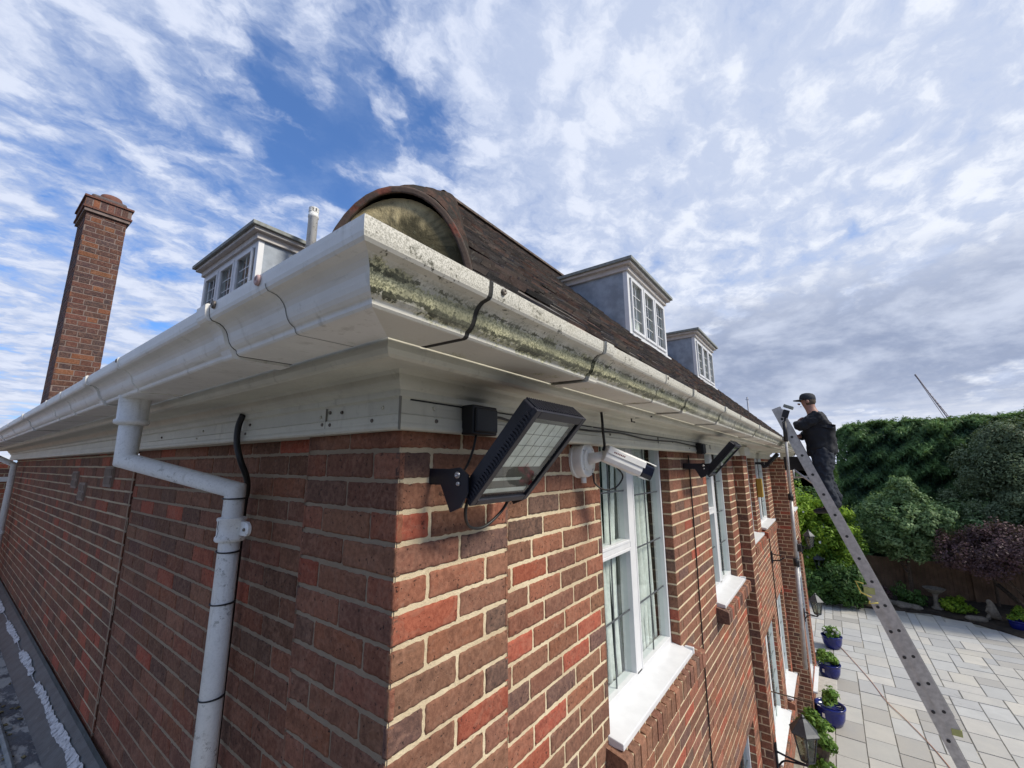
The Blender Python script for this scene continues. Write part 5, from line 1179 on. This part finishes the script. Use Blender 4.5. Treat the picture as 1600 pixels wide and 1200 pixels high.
MAN = sk('person', allk, [('pel', 'wai'), ('wai', 'che'), ('che', 'ntb'), ('ntb', 'nec'), ('nec', 'hed'), ('hed', 'cro'), ('pel', 'lhp'), ('pel', 'rhp'), ('rhp', 'rkn'), ('rkn', 'ran'), ('ran', 'rto'), ('lhp', 'lkn'), ('lkn', 'lan'), ('lan', 'lto'), ('ntb', 'rsh'), ('rsh', 'rel'), ('rel', 'rwr'), ('rwr', 'rhd'), ('ntb', 'lsh'), ('lsh', 'lel'), ('lel', 'lwr'), ('lwr', 'lhd')],
         [(.13, .10), (.12, .10), (.135, .10), .07, .052, (.074, .088), (.066, .078), .075, .075, .052, .036, .03, .052, .036, .03, .05, .038, .026, .026, .05, .038, .026, .026], M_SKIN, None)
tag(MAN, 'man in dark cap, jacket and trousers standing high on the ladder', 'person')
# face, ear and hands: small skinned chains rooted in the head and palms
def face():
    h = Vector(J['hed']); m2 = MB()
    m2.lathe([(.0001, 0), (.012, .006), (.016, .02), (.009, .038), (.0001, .045)], 8, frameM(h+Vector((0, .078, -.025)), (1, 0, 0), (0, -.35, 1), (0, 1, .35)) @ Matrix.Scale(.8, 4)); 
    m2.lathe([(.0001, -.004), (.02, 0), (.024, .006), (.012, .012), (.0001, .012)], 10, frameM(h+Vector((-.074, -.006, .0)), (0, .7, .1), (0, 0, 1), (-1, 0, 0)) @ Matrix.Scale(1.1, 4))
    m2.build('nose_and_ear', M_SKIN, MAN, smooth=True)
    m2 = MB()
    for s in (-1, 1): m2.lathe([(.0001, -.008), (.008, 0), (.0001, .008)], 8, Matrix.Translation(h+Vector((s*.030, .076, .012))))
    m2.build('eyes', simple('eye', (.05, .04, .035), .3), MAN, smooth=True)
    m2 = MB(); m2.box((-.024, .072, -.058), (.024, .080, -.052), Matrix.Translation(h)); m2.build('mouth', simple('lips', (.30, .11, .10), .6), MAN)
    m2 = MB(); m2.lathe([(.0001, -.05), (.060, -.045), (.083, -.005), (.086, .035), (.082, .05)], 18, Matrix.Translation(h+Vector((0, -.012, -.005))) @ Matrix.Diagonal((.94, 1.02, 1, 1))); hr = m2.build('hair', M_HAIR, MAN, smooth=True)
    me = hr.data; bm = bmesh.new(); bm.from_mesh(me)      # open towards the face
    bmesh.ops.delete(bm, geom=[v for v in bm.verts if v.co.y+.695-h.y-0.0 > h.y+.695-h.y-.0+.03 and v.co.z < h.z+.03], context='VERTS'); bm.to_mesh(me); bm.free()
    m2 = MB(); Fc = Matrix.Translation(h+Vector((0, -.006, .03))) @ Matrix.Rotation(R(4), 4, 'X') @ Matrix.Diagonal((.95, 1.08, 1, 1))
    m2.lathe([(.084, -.006), (.087, .0), (.086, .03), (.078, .062), (.058, .083), (.03, .092), (.0001, .094)], 22, Fc)
    vs = []; n = 12
    for i in range(n+1):
        a = math.pi*(.14+.72*i/n)
        for rr, dz_ in ((.084, .004), (.125+.02*math.sin(a), -.008)): vs.append(Fc @ Vector((rr*math.cos(a), rr*math.sin(a)*1.05, dz_)))
    m2.smooth = True; m2.add(vs, [(2*i, 2*i+2, 2*i+3, 2*i+1) for i in range(n)]); 
    m2.add([v-Vector((0, 0, .006)) for v in vs], [(2*i+1, 2*i+3, 2*i+2, 2*i) for i in range(n)])
    m2.build('cap', M_CAP, MAN, smooth=True)
face()
def hand(w_, d, pn, curl, side):
    """palm chain with four unequal fingers and a thumb from the side of the palm"""
    w_, d, pn = Vector(w_), Vector(d).normalized(), Vector(pn).normalized(); s = d.cross(pn).normalized()
    V = [w_, w_+d*.035, w_+d*.075]; Ed = [(0, 1), (1, 2)]; Rr = [(.020, .016), (.026, .014), (.028, .013)]
    for k, L in enumerate((.066, .074, .069, .054)):
        o_ = (k-1.5)*.017; b = w_+d*.078+s*o_; i = len(V); a1, a2 = curl*.6, curl*1.5
        p1 = b+(d*math.cos(a1)+pn*math.sin(a1))*L*.5; p2 = p1+(d*math.cos(a2)+pn*math.sin(a2))*L*.35; p3 = p2+(d*math.cos(a2+curl*.6)+pn*math.sin(a2+curl*.6))*L*.25
        V += [b, p1, p2, p3]; Ed += [(2, i), (i, i+1), (i+1, i+2), (i+2, i+3)]; Rr += [.0095, .0088, .008, .0065]
    i = len(V); t0 = w_+d*.03-s*.026; V += [t0, t0+(d*.5-s*.6+pn*.5).normalized()*.035, t0+(d*.8-s*.35+pn*.7).normalized()*.062]; Ed += [(1, i), (i, i+1), (i+1, i+2)]; Rr += [.013, .011, .008]
    skin('hand', [tuple(v) for v in V], Ed, Rr, M_SKIN, MAN, 1)
hand(Vector(J['rwr'])+Vector((0, 0, 0)), (.8, -.25, .45), (.1, -.9, -.2), .9, 1)
hand(Vector(J['lwr']), (-.75, .55, 0), (-.1, .2, -1), 1.2, -1)
# clothes follow the body with their own thickness
J2 = dict(J)
J2['hem'] = (X, -.785, .06); J2['cuff'] = tuple(Vector(J['rwr']).lerp(Vector(J['rel']), .06)); J2['cufl'] = tuple(Vector(J['lwr']).lerp(Vector(J['lel']), .06)); J2['bel'] = (X, -.775, .27); J2['col'] = (X, -.748, .635); J2['ust'] = (X, -.80, .50)
def sk2(name, keys, eds, rad, mat, sub=2): return skin(name, [J2[k] for k in keys], [(keys.index(a), keys.index(b)) for a, b in eds], rad, mat, MAN, sub)
sk2('jacket', ['bel', 'hem', 'che', 'ust', 'ntb', 'col', 'rsh', 'rel', 'cuff', 'lsh', 'lel', 'cufl'], [('bel', 'hem'), ('bel', 'che'), ('che', 'ust'), ('ust', 'ntb'), ('ntb', 'col'), ('ust', 'rsh'), ('rsh', 'rel'), ('rel', 'cuff'), ('ust', 'lsh'), ('lsh', 'lel'), ('lel', 'cufl')],
    [(.185, .180), (.180, .172), (.190, .172), (.170, .145), (.108, .10), .062, .088, .070, .050, .088, .070, .050], M_JACK)
J2['wst'] = (X, -.785, .24); J2['rcf'] = (X-.10, -.842, -.59); J2['lcf'] = (X+.10, -.882, -.545); J2['rth'] = (X-.098, -.77, -.1); J2['lth'] = (X+.098, -.785, -.1); J2['rsn'] = (X-.10, -.80, -.42); J2['lsn'] = (X+.10, -.835, -.4)
sk2('trousers', ['wst', 'pel', 'rhp', 'rth', 'rkn', 'rsn', 'rcf', 'lhp', 'lth', 'lkn', 'lsn', 'lcf'], [('wst', 'pel'), ('pel', 'rhp'), ('rhp', 'rth'), ('rth', 'rkn'), ('rkn', 'rsn'), ('rsn', 'rcf'), ('pel', 'lhp'), ('lhp', 'lth'), ('lth', 'lkn'), ('lkn', 'lsn'), ('lsn', 'lcf')],
    [(.15, .145), (.165, .16), .128, .122, .098, .090, .084, .128, .112, .094, .086, .080], M_TROU)
for sgn, an, to in ((-1, 'ran', 'rto'), (1, 'lan', 'lto')):
    a = Vector(J[an]); t = Vector(J[to]); skin('shoe', [tuple(a+Vector((0, -.035, -.035))), tuple(a+Vector((0, .03, -.04))), tuple(t), tuple(t+Vector((0, .05, -.005))), tuple(a+Vector((0, 0, .02)))], [(0, 1), (1, 2), (2, 3), (1, 4)], [(.045, .042), (.046, .045), (.044, .035), (.034, .024), .045], M_SHOE, MAN, 2)
for o_ in bpy.data.objects:      # creased cloth
    if o_.name.split('.')[0] in ('jacket', 'trousers') and o_.parent == MAN:
        tx = bpy.data.textures.new('creases', 'CLOUDS'); tx.noise_scale = .07 if 'jac' in o_.name else .055; tx.noise_depth = 2
        o_.modifiers['sub'].render_levels = 4; o_.modifiers['sub'].levels = 4
        md = o_.modifiers.new('creases', 'DISPLACE'); md.texture = tx; md.strength = .045; md.mid_level = .5
# ------------------------------------------------------------------ far things
CR = thing('tower_crane', 'thin distant crane jib slanting above the hedge', 'crane', (300, -60, GZ))
mb = MB(); a = Vector((300, -42.5, 45.8)); b = Vector((300, -54.0, 15.0)); d = (b-a).normalized(); s_ = Vector((0, d.z, -d.y)).normalized()
mb.tube([a, b], .28, 5); mb.tube([a+Vector((2, 0, 0)), b+Vector((2, 0, 0))+s_*1.4], .2, 5); mb.tube([a+Vector((1, 0, 0)), b+s_*-1.2], .16, 5)
for i in range(18): t = i/18; mb.tube([a.lerp(b, t), a.lerp(b, t+.03)+s_*1.3*t], .12, 4)
mb.build('jib', simple('crane_grey', (.30, .27, .28), .7), CR); mb = MB(); mb.box((299, -55.5, GZ), (301, -53.5, 16)); mb.build('mast', simple('crane_mast', (.3, .28, .28), .7), CR)
mb = MB(); mb.tube([(60, 6.75, -2), (60, 6.65, 8.3)], .09, 6); mb.tube([(60, 6.5, 8.0), (60, 6.85, 8.0)], .05, 5); tag(mb.build('aerial_mast', simple('mast_white', (.6, .6, .62), .6)), 'thin white mast rising beyond the roof edge left of the man', 'mast')
